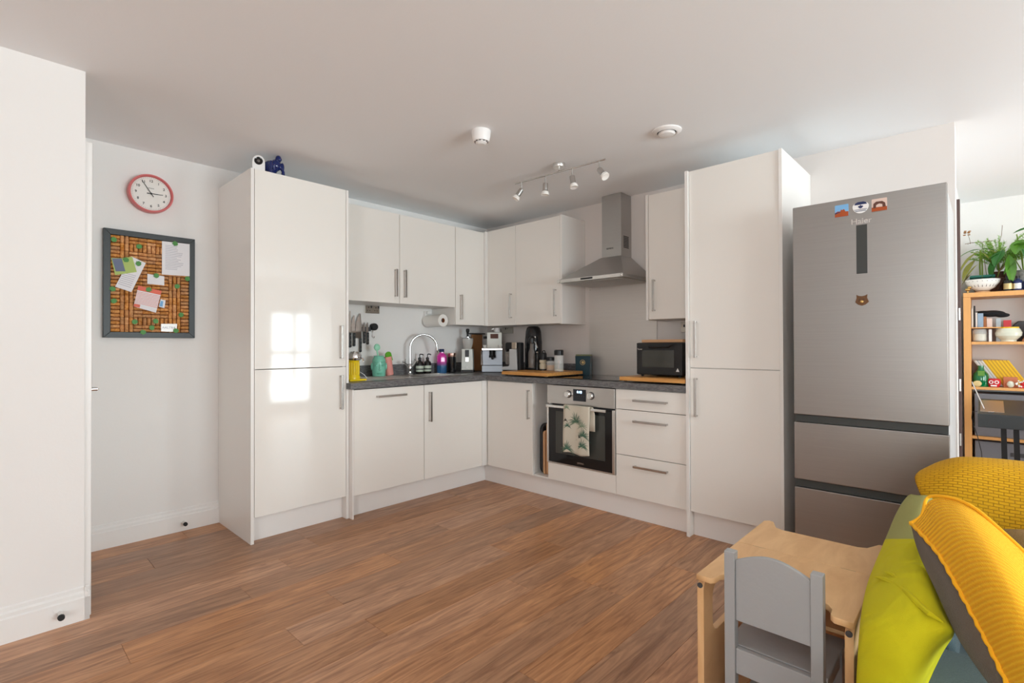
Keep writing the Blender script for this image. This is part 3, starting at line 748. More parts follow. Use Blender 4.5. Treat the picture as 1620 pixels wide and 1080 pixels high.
for s_ in (-1, 1): b.sph((FX-.0075, .444+s_*.009, 1.417), (.0015, .0022, .0022), 8, 6)
b.build('eyes', 'black', t_)

# ------------------------------------------------------------------ ceiling fittings
c = thing('heat_detector', 'round white detector on the ceiling above the worktop corner', 'smoke detector', (1.98, 2.10, CZ))
MB().lathe([(0, 0), (.055, 0), (.055, -.012), (.052, -.035), (.049, -.05), (.044, -.062), (0, -.062)], (1.98, 2.10, CZ-.0005), seg=32).build('housing', 'white_plastic', c)
b = MB(); b.lathe([(.03, -.0625), (.033, -.070), (.02, -.078), (0, -.079)], (1.98, 2.10, CZ))
b.build('sensor_cap', 'white_plastic', c)
b = MB()
for k in range(10):
    a = 2*PI*k/10; b.box(1.98+.036*math.cos(a)-.003, 1.98+.036*math.cos(a)+.003, 2.10+.036*math.sin(a)-.003, 2.10+.036*math.sin(a)+.003, CZ-.066, CZ-.0625)
b.build('grille', 'dark_grey', c)
c = thing('ceiling_vent', 'round white air valve in the ceiling right of the spotlights', 'vent', (2.71, 1.33, CZ))
MB().lathe([(.052, -.0005), (.082, -.0005), (.082, -.006), (.072, -.014), (.058, -.017), (.052, -.012)], (2.71, 1.33, CZ), seg=40).build('ring', 'white_plastic', c)
MB().lathe([(0, -.0008), (.052, -.0008), (.053, -.010)], (2.71, 1.33, CZ), seg=32).build('opening', 'black', c)
MB().lathe([(0, -.012), (.046, -.012), (.048, -.018), (.040, -.026), (.02, -.029), (0, -.030)], (2.71, 1.33, CZ), seg=32).build('valve_disc', 'white_plastic', c)

c = thing('spotlight_bar', 'brushed steel ceiling bar with four adjustable spotlights', 'ceiling light', (2.69, 2.1, CZ))
MB().lathe([(0, 0), (.042, 0), (.042, -.022), (.040, -.026), (0, -.026)], (2.70, 2.10, CZ-.0005), seg=32).build('canopy', 'steel_light', c)
MB().cyl((2.70, 2.10, CZ-.026), (2.70, 2.10, CZ-.05), .006).build('stem', 'steel_light', c)
MB().cyl((2.680, 2.485, CZ-.055), (2.715, 1.745, CZ-.055), .0055, seg=12).build('bar', 'steel_light', c)
for y, aim in ((2.43, (-.35, .30, -.75)), (2.215, (-.02, .02, -1)), (1.995, (-.05, -.22, -.95)), (1.79, (-.08, -.65, -.8))):
    x = 2.70 - (y-2.1)*.045; p = Vector((x, y, CZ-.061))
    h = MB(); h.cyl(p, p+Vector((0, 0, -.045)), .0035, seg=8); h.sph(p+Vector((0, 0, -.047)), .008, 10, 8)
    a = Vector(aim).normalized(); q = p+Vector((0, 0, -.047))
    h.lathe([(0, -.004), (.017, 0), (.018, .01), (.018, .05), (.021, .055)], q, axis=a, seg=18)
    hd_ = h.build('spot_head', 'steel', c)
    MB().lathe([(.015, .050), (.024, .060), (.028, .078), (.026, .082), (.012, .078), (0, .077)], q, axis=a, seg=18).build('bulb', 'lamp_glass', hd_)

# ------------------------------------------------------------------ clock, cork board
c = thing('wall_clock', 'round red wall clock with white face showing five to three', 'clock', (.753, YA, 2.155))
cc = (.753, YA-.002, 2.155); AX = (0, -1, 0)
MB().lathe([(0, 0), (.116, 0), (.118, .01), (.1175, .052), (.115, .056), (.109, .056), (.106, .050), (.103, .040)], cc, axis=AX, seg=56).build('rim', 'clock_rim', c)
fa = MB().lathe([(0, .037), (.1035, .037), (.1035, .040), (0, .0405)], cc, axis=AX, seg=56).build('face', 'clock_face', c)
yz = YA-.0432
for k in range(1, 13):
    a = PI/2-2*PI*k/12; text('numeral', str(k), .021, 'black', fa, (.753+.078*math.cos(a), yz, 2.155+.078*math.sin(a)), XA, ZA, bold=.0003)
b = MB()
for k in range(60):
    a = 2*PI*k/60; L_ = .006 if k % 5 else .009; u = Vector((math.cos(a), 0, math.sin(a))); v = Vector((-math.sin(a), 0, math.cos(a))); o = Vector((.753, yz, 2.155))
    p, q = o+u*(.1-L_), o+u*.1; s_ = v*.0005; n_ = Vector((0, -.0004, 0))
    b.hexa([p-s_, p+s_, q+s_, q-s_, p-s_+n_, p+s_+n_, q+s_+n_, q-s_+n_])
b.build('minute_marks', 'dark_grey', fa)
text('lettering', 'NEWGATE', .0065, 'dark_grey', fa, (.753, yz, 2.188), XA, ZA)
def hand(name, ang, L_, w_, dy):
    u = Vector((math.sin(ang), 0, math.cos(ang))); v = Vector((u.z, 0, -u.x)); o = Vector((.753, YA-dy, 2.155)); p, q = o-u*.022, o+u*L_; n_ = Vector((0, -.0008, 0))
    MB().hexa([p-v*w_, p+v*w_, q+v*w_*.6, q-v*w_*.6, p-v*w_+n_, p+v*w_+n_, q+v*w_*.6+n_, q-v*w_*.6+n_]).build(name, 'black', c)
hand('hour_hand', math.radians(88), .062, .0028, .0450); hand('minute_hand', math.radians(-33), .088, .0022, .0466)
MB().cyl((.753, YA-.043, 2.155), (.753, YA-.049, 2.155), .005).build('hub', 'black', c)

bx0, bx1, bz0, bz1 = .521, .996, 1.255, 1.907; yw = YA-.001
c = thing('cork_board', 'square black-framed pinboard made of wine corks, below the red clock', 'pinboard', ((bx0+bx1)/2, yw, bz0))
b = MB(); fwid = .034
def fr(P, y0_, y1_):
    b.hexa([(p[0], y0_, p[1]) for p in P]+[(p[0], y1_, p[1]) for p in P])
o_ = [(bx0, bz0), (bx1, bz0), (bx1, bz1), (bx0, bz1)]; i_ = [(bx0+fwid, bz0+fwid), (bx1-fwid, bz0+fwid), (bx1-fwid, bz1-fwid), (bx0+fwid, bz1-fwid)]
for k in range(4): fr([o_[k], o_[(k+1) % 4], i_[(k+1) % 4], i_[k]], yw-.034, yw)
b.build('frame', 'frame_dark', c, smooth=False, bev=.002)
bx(bx0+fwid-.002, bx1-fwid+.002, yw-.010, yw-.002, bz0+fwid-.002, bz1-fwid+.002).build('backing', 'cork_dark', c)
iw, ih = bx1-bx0-2*fwid, bz1-bz0-2*fwid; nc, nr = 18, 26; ux, uz = iw/nc, ih/nr
def cork_mesh(horizontal):
    r_, L_ = (uz if horizontal else ux)/2*.93, (2*ux if horizontal else 2*uz)*.975
    m = MB(); ax_ = Vector((1, 0, 0)) if horizontal else Vector((0, 0, 1))
    m.lathe([(0, -L_/2), (r_*.86, -L_/2), (r_, -L_/2+.0015), (r_, L_/2-.0015), (r_*.86, L_/2), (0, L_/2)], (0, 0, 0), axis=ax_, seg=8)
    bmesh.ops.recalc_face_normals(m.bm, faces=m.bm.faces); me = bpy.data.meshes.new('cork')
    for f_ in m.bm.faces: f_.smooth = True
    m.bm.to_mesh(me); m.bm.free(); me.materials.append(M['cork']); return me
CH, CV = cork_mesh(True), cork_mesh(False)
oc = ORG[c.name][0]
def cork(ci, ri, hor):
    x = bx0+fwid + (ci + (1 if hor else .5))*ux; z = bz0+fwid + (ri + (.5 if hor else 1))*uz
    o = child_piece('cork', CH if hor else CV, c, (x-oc.x, yw-.0205+random.uniform(-.0012, .0012)-oc.y, z-oc.z)); o.rotation_euler[1] = random.uniform(-.02, .02)
def fillH(c0, c1, r0, r1):
    for r in range(r0, r1):
        for q in range(c0, c1, 2): cork(q, r, True)
def fillV(c0, c1, r0, r1):
    for q in range(c0, c1):
        for r in range(r0, r1, 2): cork(q, r, False)
fillH(0, 2, 0, 26); fillV(2, 4, 0, 26); fillH(16, 18, 0, 26); fillV(13, 16, 0, 16); fillV(4, 5, 0, 16)
fillH(5, 13, 0, 1); fillH(5, 13, 1, 2); fillV(5, 13, 2, 4); fillH(5, 13, 4, 16)
fillH(4, 16, 16, 22); fillV(4, 16, 22, 24); fillH(4, 16, 24, 26)

# papers and pins (in front of the corks)
def sheet(name, pts, y, m, lab, cat='paper', grp='papers pinned on the cork board'):
    cx_ = sum(p[0] for p in pts)/len(pts); cz_ = sum(p[1] for p in pts)/len(pts)
    t_ = thing(name, lab, cat, (cx_, y, cz_), grp)
    MB().prism(pts, (0, y, 0), XA, ZA, (0, -1, 0), .0006).build('sheet', m, t_, smooth=False); return t_
def lines(t_, p0, p1, p2, p3, n, y, m, w_=.12, name='printed_lines', var=0):
    """n thin printed bars between edge p0-p1 (left) and p3-p2 (right)"""
    b = MB(); p0, p1, p2, p3 = [Vector((p[0], 0, p[1])) for p in (p0, p1, p2, p3)]
    for k in range(n):
        f0, f1 = (k+.5-w_)/n, (k+.5+w_)/n; e = 1-random.uniform(0, var)
        a_, b_ = p0.lerp(p1, f0), p0.lerp(p1, f1); c_, d_ = p3.lerp(p2, f1), p3.lerp(p2, f0)
        c_ = b_.lerp(c_, e); d_ = a_.lerp(d_, e)
        q = [v+Vector((0, y, 0)) for v in (a_, b_, c_, d_)]; b.hexa(q+[v+Vector((0, -.0002, 0)) for v in q])
    b.build(name, m, t_, smooth=False)
yp = yw-.034
t_ = sheet('paper_note', [(.812, 1.657), (.812, 1.869), (.965, 1.871), (.965, 1.660)], yp, 'paper', 'large white printed letter at the upper right of the cork board')
lines(t_, (.83, 1.85), (.83, 1.69), (.93, 1.69), (.93, 1.85), 15, yp-.0007, 'paper_line', .13, var=.5)
t_ = sheet('paper_note', [(.576, 1.560), (.656, 1.533), (.728, 1.719), (.655, 1.752)], yp, 'paper', 'slanted white printed slip under the green flyer')
lines(t_, (.61, 1.655), (.59, 1.575), (.65, 1.555), (.68, 1.64), 7, yp-.0007, 'paper_line', .12)
t_ = sheet('paper_note', [(.576, 1.629), (.557, 1.730), (.61, 1.735), (.659, 1.750), (.682, 1.659)], yp-.0015, 'paper_green', 'green and blue flyer pinned at the left of the cork board', 'flyer')
MB().prism([(.579, 1.652), (.560, 1.728), (.607, 1.733), (.626, 1.657)], (0, yp-.0022, 0), XA, ZA, (0, -1, 0), .0003).build('picture', 'paper_blue', t_, smooth=False)
t_ = sheet('paper_note', [(.736, 1.653), (.825, 1.646), (.825, 1.588), (.736, 1.591)], yp, 'paper', 'small blank white card in the middle of the cork board', 'card')
t_ = sheet('paper_note', [(.666, 1.446), (.690, 1.576), (.811, 1.552), (.781, 1.413)], yp-.001, 'paper', 'red-striped white form pinned low in the middle of the cork board', 'form')
MB().prism([(.685, 1.548), (.690, 1.576), (.811, 1.552), (.805, 1.526)], (0, yp-.0017, 0), XA, ZA, (0, -1, 0), .0003).build('header_band', 'red_print', t_, smooth=False)
MB().prism([(.666, 1.446), (.670, 1.464), (.70, 1.459), (.697, 1.440)], (0, yp-.0017, 0), XA, ZA, (0, -1, 0), .0003).build('corner_block', 'red_print', t_, smooth=False)
lines(t_, (.684, 1.543), (.671, 1.468), (.790, 1.44), (.803, 1.522), 9, yp-.0018, 'red_print', .14, 'red_lines')
t_ = sheet('paper_note', [(.796, 1.452), (.805, 1.50), (.832, 1.494), (.826, 1.443)], yp, 'paper', 'tiny blue and white card peeking out right of the red-striped form', 'card')
MB().prism([(.799, 1.455), (.806, 1.49), (.82, 1.487), (.816, 1.452)], (0, yp-.0007, 0), XA, ZA, (0, -1, 0), .0003).build('blue_patch', 'sky_blue', t_, smooth=False)
t_ = sheet('name_card', [(.808, 1.296), (.808, 1.344), (.895, 1.346), (.892, 1.294)], yp-.001, 'white_ceramic', 'white card lettered in grey at the lower right of the cork board', 'card')
text('lettering', 'AALTRA', .020, 'paper_line', t_, (.850, yp-.0019, 1.320), XA, ZA)
pins = [(.569, 1.841, 'in the top left corner of the cork board'), (.693, 1.817, 'among upright corks left of the large letter'), (.628, 1.727, 'holding the green flyer'), (.690, 1.711, 'on the slanted white slip'),
        (.883, 1.862, 'at the top of the large letter'), (.782, 1.646, 'on the blank white card'), (.742, 1.555, 'on the red-striped form'), (.564, 1.545, 'on the left edge beside the slanted slip'),
        (.570, 1.474, 'on the left edge level with the form bottom'), (.951, 1.642, 'on the right edge just under the large letter'), (.894, 1.588, 'on the upright corks under the large letter'),
        (.916, 1.405, 'low on the right side above the lettered card'), (.779, 1.359, 'on upright corks left of the lettered card'), (.672, 1.352, 'low on the left among upright corks'),
        (.759, 1.318, 'near the bottom left of the lettered card'), (.714, 1.289, 'on the bottom row of corks'), (.888, 1.302, 'on the corner of the lettered card')]
lfm = None
for i, (x, z, where) in enumerate(pins):
    t_ = thing('leaf_pin', 'green leaf-shaped pin ' + where, 'pin', (x, yp-.004, z), 'leaf pins on the cork board')
    if lfm is None:
        b = MB(); b.prism([(px_*.030, pz_*.032) for px_, pz_ in [(0, -.5), (.3, -.38), (.5, -.05), (.38, .2), (.42, .42), (.15, .38), (0, .55), (-.2, .36), (-.42, .38), (-.4, .1), (-.5, -.15), (-.28, -.35)]], (x, yp-.004, z), XA, ZA, (0, -1, 0), .0025)
        lfo = b.build('leaf', 'green_leaf', t_, smooth=False); lfm = lfo.data
        pno = MB().cyl((x, yp+.012, z), (x, yp-.004, z), .0008, seg=6).build('pin', 'steel_light', t_); pnm = pno.data
    else:
        lfo = child_piece('leaf', lfm, t_, (0, 0, 0)); child_piece('pin', pnm, t_, (0, 0, 0))
    t_.rotation_euler[1] = random.uniform(-1.2, 1.2)

# ------------------------------------------------------------------ on top of the tall cabinet
c = thing('security_camera', 'small white security camera with black lens on the tall cabinet', 'security camera', (1.216, 3.32, TOPZ))
shape2d('housing', [[(-.033, 0), (.033, 0), (.033, .06)] + [(.033*math.cos(a), .066+.036*math.sin(a)) for a in [PI*k/12 for k in range(1, 12)]] + [(-.033, .06)]], .022, 'white_plastic', c, (1.216, 3.32, TOPZ+.003), Vector((.93, -.36, 0)), ZA, bev=.003)
nn = Vector((-.36, -.93, 0)); q = Vector((1.216, 3.32, TOPZ+.072))+nn*.013
MB().lathe([(.0, .001), (.014, .001), (.021, .003), (.024, .004), (.0245, 0), (.024, -.003)], q, axis=nn).build('lens_ring', 'black_gloss', c)
MB().lathe([(0, .006), (.006, .005), (.009, .003)], q, axis=nn).build('lens', 'smoke_glass', c)
c = thing('gorilla_figure', 'glossy dark blue gorilla figurine on the tall cabinet', 'figurine', (1.31, 3.34, TOPZ))
b = MB(); gx, gy, gz = 1.315, 3.34, TOPZ
for cen, rad in (((-.012, .012, .055), (.040, .036, .042)), ((.010, -.004, .072), (.030, .028, .034)), ((.020, -.016, .108), (.017, .018, .021)), ((.023, -.028, .103), (.011, .010, .011)),
                 ((-.022, -.02, .06), (.012, .013, .03)), ((-.026, -.026, .022), (.010, .011, .026)), ((.04, -.02, .062), (.011, .012, .028)), ((.042, -.026, .022), (.010, .011, .026)),
                 ((-.035, .02, .022), (.015, .02, .022)), ((.01, .02, .02), (.016, .02, .022))):
    b.sph((gx+cen[0]*1.15, gy+cen[1]*1.15, gz+cen[2]*1.1), tuple(q*1.13 for q in rad))
b.build('body', 'blue_glaze', c, remesh=.003)
# ------------------------------------------------------------------ wall fittings over the worktop
def socket(x0, x1, z0, z1, face, lab):
    if face == 'y':
        t_ = thing('wall_socket', lab, 'socket', ((x0+x1)/2, YA, z0), 'steel sockets above the worktop')
        bx(x0, x1, YA-.009, YA-.001, z0, z1, bev=.002).build('plate', 'socket', t_)
        n_ = 2 if x1-x0 > .1 else 1
        for k in range(n_):
            w_ = (x1-x0)/n_; a_ = x0+w_*(k+.5)
            b = MB(); b.box(a_-.004, a_+.004, YA-.0096, YA-.009, z0+.045, z0+.055); b.box(a_-.015, a_-.007, YA-.0096, YA-.009, z0+.02, z0+.026); b.box(a_+.007, a_+.015, YA-.0096, YA-.009, z0+.02, z0+.026)
            b.build('pin_hole', 'black', t_)
            bx(a_+.02, a_+.032, YA-.012, YA-.009, z0+.045, z0+.065).build('rocker', 'dark_grey', t_)
    else:
        t_ = thing('wall_socket', lab, 'socket', (XB, (x0+x1)/2, z0), 'steel sockets above the worktop')
        bx(XB-.009, XB-.001, x0, x1, z0, z1, bev=.002).build('plate', 'socket', t_)
        a_ = (x0+x1)/2; bx(XB-.0096, XB-.009, a_-.004, a_+.004, z0+.045, z0+.055).build('pin_hole', 'black', t_)
        bx(XB-.012, XB-.009, a_+.02, a_+.032, z0+.04, z0+.058).build('rocker', 'dark_grey', t_)
socket(2.262, 2.402, 1.478, 1.543, 'y', 'brushed steel double socket high above the knives')
socket(3.46, 3.61, 1.32, 1.384, 'x', 'brushed steel socket under the corner wall cabinets')
socket(1.60, 1.705, 1.295, 1.375, 'x', 'brushed steel socket above the toaster oven')

# knives on a magnetic strip
c = thing('knife_rack', 'dark magnetic strip on the wall left of the sink, holding knives', 'knife rack', (2.2, YA, 1.33))
bx(2.06, 2.315, YA-.017, YA-.001, 1.325, 1.36, bev=.002).build('strip', 'dark_grey', c)
def knife(x, ztip, zbot, bw, hl, lab):
    """blade up, handle down; bw blade width, hl handle length"""
    t_ = thing('kitchen_knife', lab, 'knife', (x, YA-.02, zbot), 'knives on the magnetic strip')
    zh = zbot+hl; y = YA-.0215
    L_ = ztip-zh
    MB().prism([(-bw*.15, 0), (bw*.85, 0), (bw*.85, L_*.45), (bw*.62, L_*.75), (bw*.2, L_), (-.0*bw, L_*.98), (-bw*.15, L_*.5)], (x, y, zh), (-1, 0, 0), ZA, (0, 1, 0), .0022).build('blade', 'chrome', t_, smooth=False)
    b = MB(); b.box(x-.011, x+.006, y-.008, y+.008, zbot, zh, bev=.003); b.sph((x-.004, y, zbot+.006), (.011, .008, .010)); hh = b.build('handle', 'black', t_)
    b = MB()
    for k in (.2, .5, .8): b.cyl((x-.003, y-.0095, zbot+hl*k), (x-.003, y-.008, zbot+hl*k), .0028, seg=10)
    b.build('rivet', 'steel_light', hh)
knife(2.122, 1.49, 1.19, .034, .12, 'knife at the left end of the rack, half hidden behind the tall cabinet')
knife(2.158, 1.455, 1.20, .033, .11, 'second knife from the left on the rack, black riveted handle')
knife(2.215, 1.472, 1.15, .056, .115, 'largest chef knife with wide blade, hanging lowest on the rack')
knife(2.252, 1.40, 1.225, .025, .095, 'small knife just right of the wide chef knife')
knife(2.284, 1.40, 1.215, .023, .098, 'small knife at the right end of the rack')
c = thing('kitchen_timer', 'round black kitchen timer on the wall right of the knives', 'timer', (2.337, YA, 1.36))
b = MB(); b.lathe([(0, 0), (.026, 0), (.030, .004), (.030, .014), (.0, .014)], (2.337, YA-.0012, 1.362), axis=AX); b.build('base', 'black', c)
b = MB(); b.lathe([(.018, .0142), (.028, .018), (.031, .03), (.029, .046), (.024, .05), (0, .05)], (2.337, YA, 1.362), axis=AX); b.build('dial', 'black_rubber', c)
c = thing('wall_hook', 'small chrome hook under the black kitchen timer', 'hook', (2.335, YA, 1.30))
MB().tube([(2.335, YA-.006, 1.325), (2.335, YA-.008, 1.29), (2.335, YA-.012, 1.272), (2.338, YA-.024, 1.268), (2.340, YA-.03, 1.28)], .0032).build('hook_wire', 'chrome', c)
MB().cyl((2.335, YA-.001, 1.322), (2.335, YA-.008, 1.322), .007).build('mount', 'chrome', c)

# paper towel roll sticking out of the back wall
c = thing('paper_towel_roll', 'white paper towel roll sticking out from the wall right of the tap', 'paper towel', (2.90, 3.7, 1.42))
b = MB(); b.lathe([(.021, .03), (.056, .03), (.056, .255), (.021, .255), (.021, .03)], (2.905, YA, 1.428), axis=AX, seg=36); b.build('paper_roll', 'white_ceramic', c)
MB().lathe([(.0205, .03), (.0205, .2545), (.019, .2545), (.019, .03)], (2.905, YA, 1.428), axis=AX, seg=24).build('cardboard_tube', 'book_brown', c)
c = thing('towel_roll_holder', 'white wall bracket carrying the paper towel roll', 'holder', (2.905, YA, 1.428))
b = MB(); b.cyl((2.905, YA-.001, 1.428), (2.905, YA-.24, 1.428), .008); b.build('rod', 'dark_grey', c)
b = MB(); b.box(2.875, 2.935, YA-.028, YA-.001, 1.40, 1.52, bev=.004); b.box(2.88, 2.93, YA-.06, YA-.029, 1.494, 1.52, bev=.003); b.build('bracket', 'white_plastic', c)

# ------------------------------------------------------------------ things on the worktop, sink side
c = thing('citrus_press', 'yellow counter-top press with chrome dome beside the tall cabinet', 'juicer', (1.93, 3.42, WT))
b = MB(); x, y, z = 1.935, 3.42, WT+.0005
b.box(x-.075, x+.062, y-.06, y+.05, z, z+.014, bev=.004); b.build('base_plate', 'yellow_paint', c)
b = MB(); b.lathe([(.046, .0142), (.046, .03), (.036, .05), (.036, .135), (.044, .15), (0, .15)], (x-.015, y, z), sx=1.1); b.build('column', 'yellow_paint', c)
b = MB()
for k in range(9):
    a = PI+PI*k/8; b.cyl((x-.015+.041*math.cos(a), y+.037*math.sin(a), z+.045), (x-.015+.041*math.cos(a), y+.037*math.sin(a), z+.138), .0055, seg=8)
b.build('rib', 'yellow_paint', c)
b = MB(); b.lathe([(0, .1505), (.046, .152), (.057, .165), (.059, .18), (.052, .20), (.032, .214), (0, .218)], (x-.01, y, z)); b.build('dome', 'chrome', c)
b = MB(); b.tube([(x+.04, y-.01, z+.17), (x+.056, y-.015, z+.165), (x+.06, y-.018, z+.14)], .006); b.build('spout', 'chrome', c)
c = thing('cable_loop', 'thin pale wire stand leaning right of the yellow press', 'wire', (2.06, 3.55, WT))
MB().tube([(2.03, 3.56, WT+.055), (2.05, 3.56, WT+.06), (2.09, 3.55, WT+.03), (2.11, 3.545, WT+.003)], .0018, seg=6).build('wire', 'steel_light', c)

c = thing('tiki_mug', 'turquoise ceramic mug carved with a mask face, on the sink drainer', 'mug', (2.30, 3.69, WT))
b = MB(); x, y, z = 2.305, 3.69, WT+.0078
b.lathe([(0, 0), (.050, 0), (.054, .01), (.056, .05), (.053, .10), (.055, .125), (.051, .14), (.040, .16), (.043, .168), (.038, .168), (.036, .15), (0, .14)], (x, y, z), seg=28)
f_ = Vector((-.42, -.91, 0)); s_ = Vector((.91, -.42, 0))
for o1, o2, oz, r in ((0, .056, .075, (.008, .010, .022)), (0, .058, .055, (.012, .01, .008))): b.sph(Vector((x, y, z+oz))+f_*o2+s_*o1, r)
for q in (-1, 1):
    b.sph(Vector((x, y, z+.118))+f_*.05+s_*q*.024, (.02, .012, .007)); b.sph(Vector((x, y, z+.09))+f_*.046+s_*q*.024, (.013, .010, .009)); b.sph(Vector((x, y, z+.08))+s_*q*.057, (.008, .012, .03))
b.sph(Vector((x, y, z+.028))+f_*.052, (.028, .012, .007)); b.sph(Vector((x, y, z+.016))+f_*.05, (.022, .012, .005))
b.build('mug_body', 'tiki', c)
c = thing('dish_brush', 'mint green round dish brush standing in the turquoise mug', 'brush', (2.29, 3.69, WT+.15))
b = MB(); b.cyl((x-.005, y, z+.145), (x-.018, y, z+.215), .006, .007); b.build('stalk', 'mint', c)
b = MB(); b.sph((x-.02, y, z+.238), (.025, .014, .026)); 
for k in range(14):
    a = 2*PI*k/14; b.sph((x-.02+.022*math.cos(a), y-.004, z+.238+.023*math.sin(a)), (.007, .010, .007), 8, 6)
b.build('brush_head', 'mint', c)
c = thing('pink_tumbler', 'leaning pink dotted ceramic cup next to the turquoise mug', 'cup', (2.40, 3.70, WT))
tilt = Matrix.Rotation(math.radians(-9), 3, 'Y')
b = MB(); b.lathe([(0, 0), (.033, 0), (.034, .01), (.036, .15), (.034, .155), (.032, .15), (.03, .02), (0, .018)], (2.415, 3.70, WT+.0125), seg=24); b.rot(tilt, (2.415, 3.70, WT+.012)); b.build('cup', 'pink_ceramic', c)
c = thing('sponge', 'bright green rounded sponge inside the leaning pink cup', 'sponge', (2.395, 3.70, WT+.15))
b = MB(); b.prism([(-.026, -.04), (.026, -.04)] + [(.030*math.cos(a), .024*math.sin(a)+.02) for a in [PI*k/10 for k in range(11)]], (2.408, 3.705, WT+.165), XA, ZA, (0, -1, 0), .012); b.rot(Matrix.Rotation(math.radians(-20), 3, 'Y'), (2.405, 3.70, WT+.16)); b.build('sponge_body', 'lime_green', c, bev=.003)

for x, lab in ((2.775, 'left of two black pump soap bottles behind the tap'), (2.862, 'right of two black pump soap bottles behind the tap')):
    y = 3.765; z = WT+.005; c = thing('soap_bottle', lab, 'soap bottle', (x, y, z), 'pump soap bottles behind the sink')
    MB().lathe([(0, 0), (.033, 0), (.035, .004), (.035, .088), (.030, .105), (.014, .118), (.013, .126), (0, .126)], (x, y, z)).build('bottle', 'amber_black', c)
    b = MB(); b.lathe([(.0, .126), (.015, .126), (.015, .142), (.008, .147), (.004, .149), (.004, .172), (0, .172)], (x, y, z), seg=14); b.tube([(x, y, z+.170), (x+.003, y-.006, z+.176), (x+.012, y-.028, z+.174), (x+.013, y-.034, z+.168)], .005, seg=8); b.build('pump', 'black', c)
    b = MB(); b.lathe([(.0353, .018), (.0357, .019), (.0357, .07), (.0353, .071)], (x, y, z)); lb = b.build('label_band', 'soap_label', c)
    b = MB(); b.lathe([(.0358, .036), (.0361, .036), (.0361, .046), (.0358, .046)], (x, y, z)); b.build('label_stripe', 'black', lb)
x, y, z = 3.02, 3.755, WT+.0005
c = thing('water_bottle', 'see-through pink and blue drinks bottle beside the soap bottles', 'bottle', (x, y, z))
MB().lathe([(0, 0), (.043, 0), (.046, .006), (.046, .155), (.044, .165), (.028, .182), (.022, .188), (.022, .196), (0, .196)], (x, y, z), seg=8).build('bottle', 'bottle_fade', c)
MB().lathe([(0, .1965), (.024, .1965), (.025, .22), (.022, .226), (0, .226)], (x, y, z)).build('cap', 'navy', c)
x, y, z = 3.135, 3.745, WT+.0005
c = thing('travel_tumbler', 'black tumbler with copper rim between water bottle and coffee grinder', 'tumbler', (x, y, z))
MB().lathe([(0, 0), (.036, 0), (.039, .005), (.041, .15), (0, .15)], (x, y, z)).build('body', 'black_gloss', c)
MB().lathe([(0, .1505), (.0415, .1505), (.043, .156), (.043, .182), (.038, .188), (0, .188)], (x, y, z)).build('copper_rim', 'copper', c)

x, y, z = 3.30, 3.70, WT+.0005
c = thing('coffee_grinder', 'steel coffee grinder with clear bean hopper, left of the espresso machine', 'grinder', (x, y, z), rot=0)
ang = math.atan2(-.66, -.75)
F_ = Vector((math.cos(ang), math.sin(ang), 0)); SD = Vector((-F_.y, F_.x, 0))   # faces the room
def obox(mb, c0, hw, hd, z0, z1, hw2=None, hd2=None, F=None, Sd=None):
    F = F or F_; Sd = Sd or SD; hw2 = hw if hw2 is None else hw2; hd2 = hd if hd2 is None else hd2; c0 = Vector(c0)
    P = [c0-F*hd-Sd*hw, c0+F*hd-Sd*hw, c0+F*hd+Sd*hw, c0-F*hd+Sd*hw]; Q = [c0-F*hd2-Sd*hw2, c0+F*hd2-Sd*hw2, c0+F*hd2+Sd*hw2, c0-F*hd2+Sd*hw2]
    mb.hexa([(p.x, p.y, z0) for p in P]+[(p.x, p.y, z1) for p in Q]); return mb
o = Vector((x, y, 0))
b = MB(); obox(b, o, .062, .06, z, z+.02); b.build('foot', 'black', c, bev=.003)
b = MB(); obox(b, o, .058, .055, z+.0205, z+.225, .052, .05); b.build('housing', 'steel_white', c, bev=.005)
b = MB(); obox(b, o+F_*.057, .018, .008, z+.15, z+.215); b.build('chute', 'dark_grey', c, bev=.002)
b = MB(); obox(b, o+F_*.058, .016, .004, z+.10, z+.145); b.build('portafilter_rest', 'steel_light', c, bev=.002)
b = MB(); obox(b, o+F_*.056, .008, .002, z+.04, z+.056); b.build('badge', 'white_plastic', c)
b = MB(); b.lathe([(.035, .2255), (.040, .235), (.052, .28), (.053, .325), (.050, .325), (.048, .28), (.036, .237), (.032, .2255)], (x, y, z), seg=28); hp = b.build('hopper', 'hopper_glass', c)
MB().lathe([(0, .227), (.034, .237), (.044, .268), (0, .278)], (x, y, z)).build('coffee_beans', 'coffee', hp)
MB().lathe([(0, .326), (.055, .326), (.055, .332), (0, .334)], (x, y, z)).build('hopper_lid', 'smoke_glass', c)
tp = thing('coffee_tamper', 'black-handled coffee tamper standing on the grinder hopper', 'tamper', (x, y, z+.334))
MB().lathe([(0, .3345), (.026, .3345), (.026, .342), (.013, .350), (0, .352)], (x, y, z)).build('tamper_base', 'chrome', tp)
MB().lathe([(.010, .351), (.009, .375), (.013, .385), (.018, .40), (.017, .415), (.010, .422), (0, .423)], (x, y, z), seg=16).build('handle', 'black', tp)

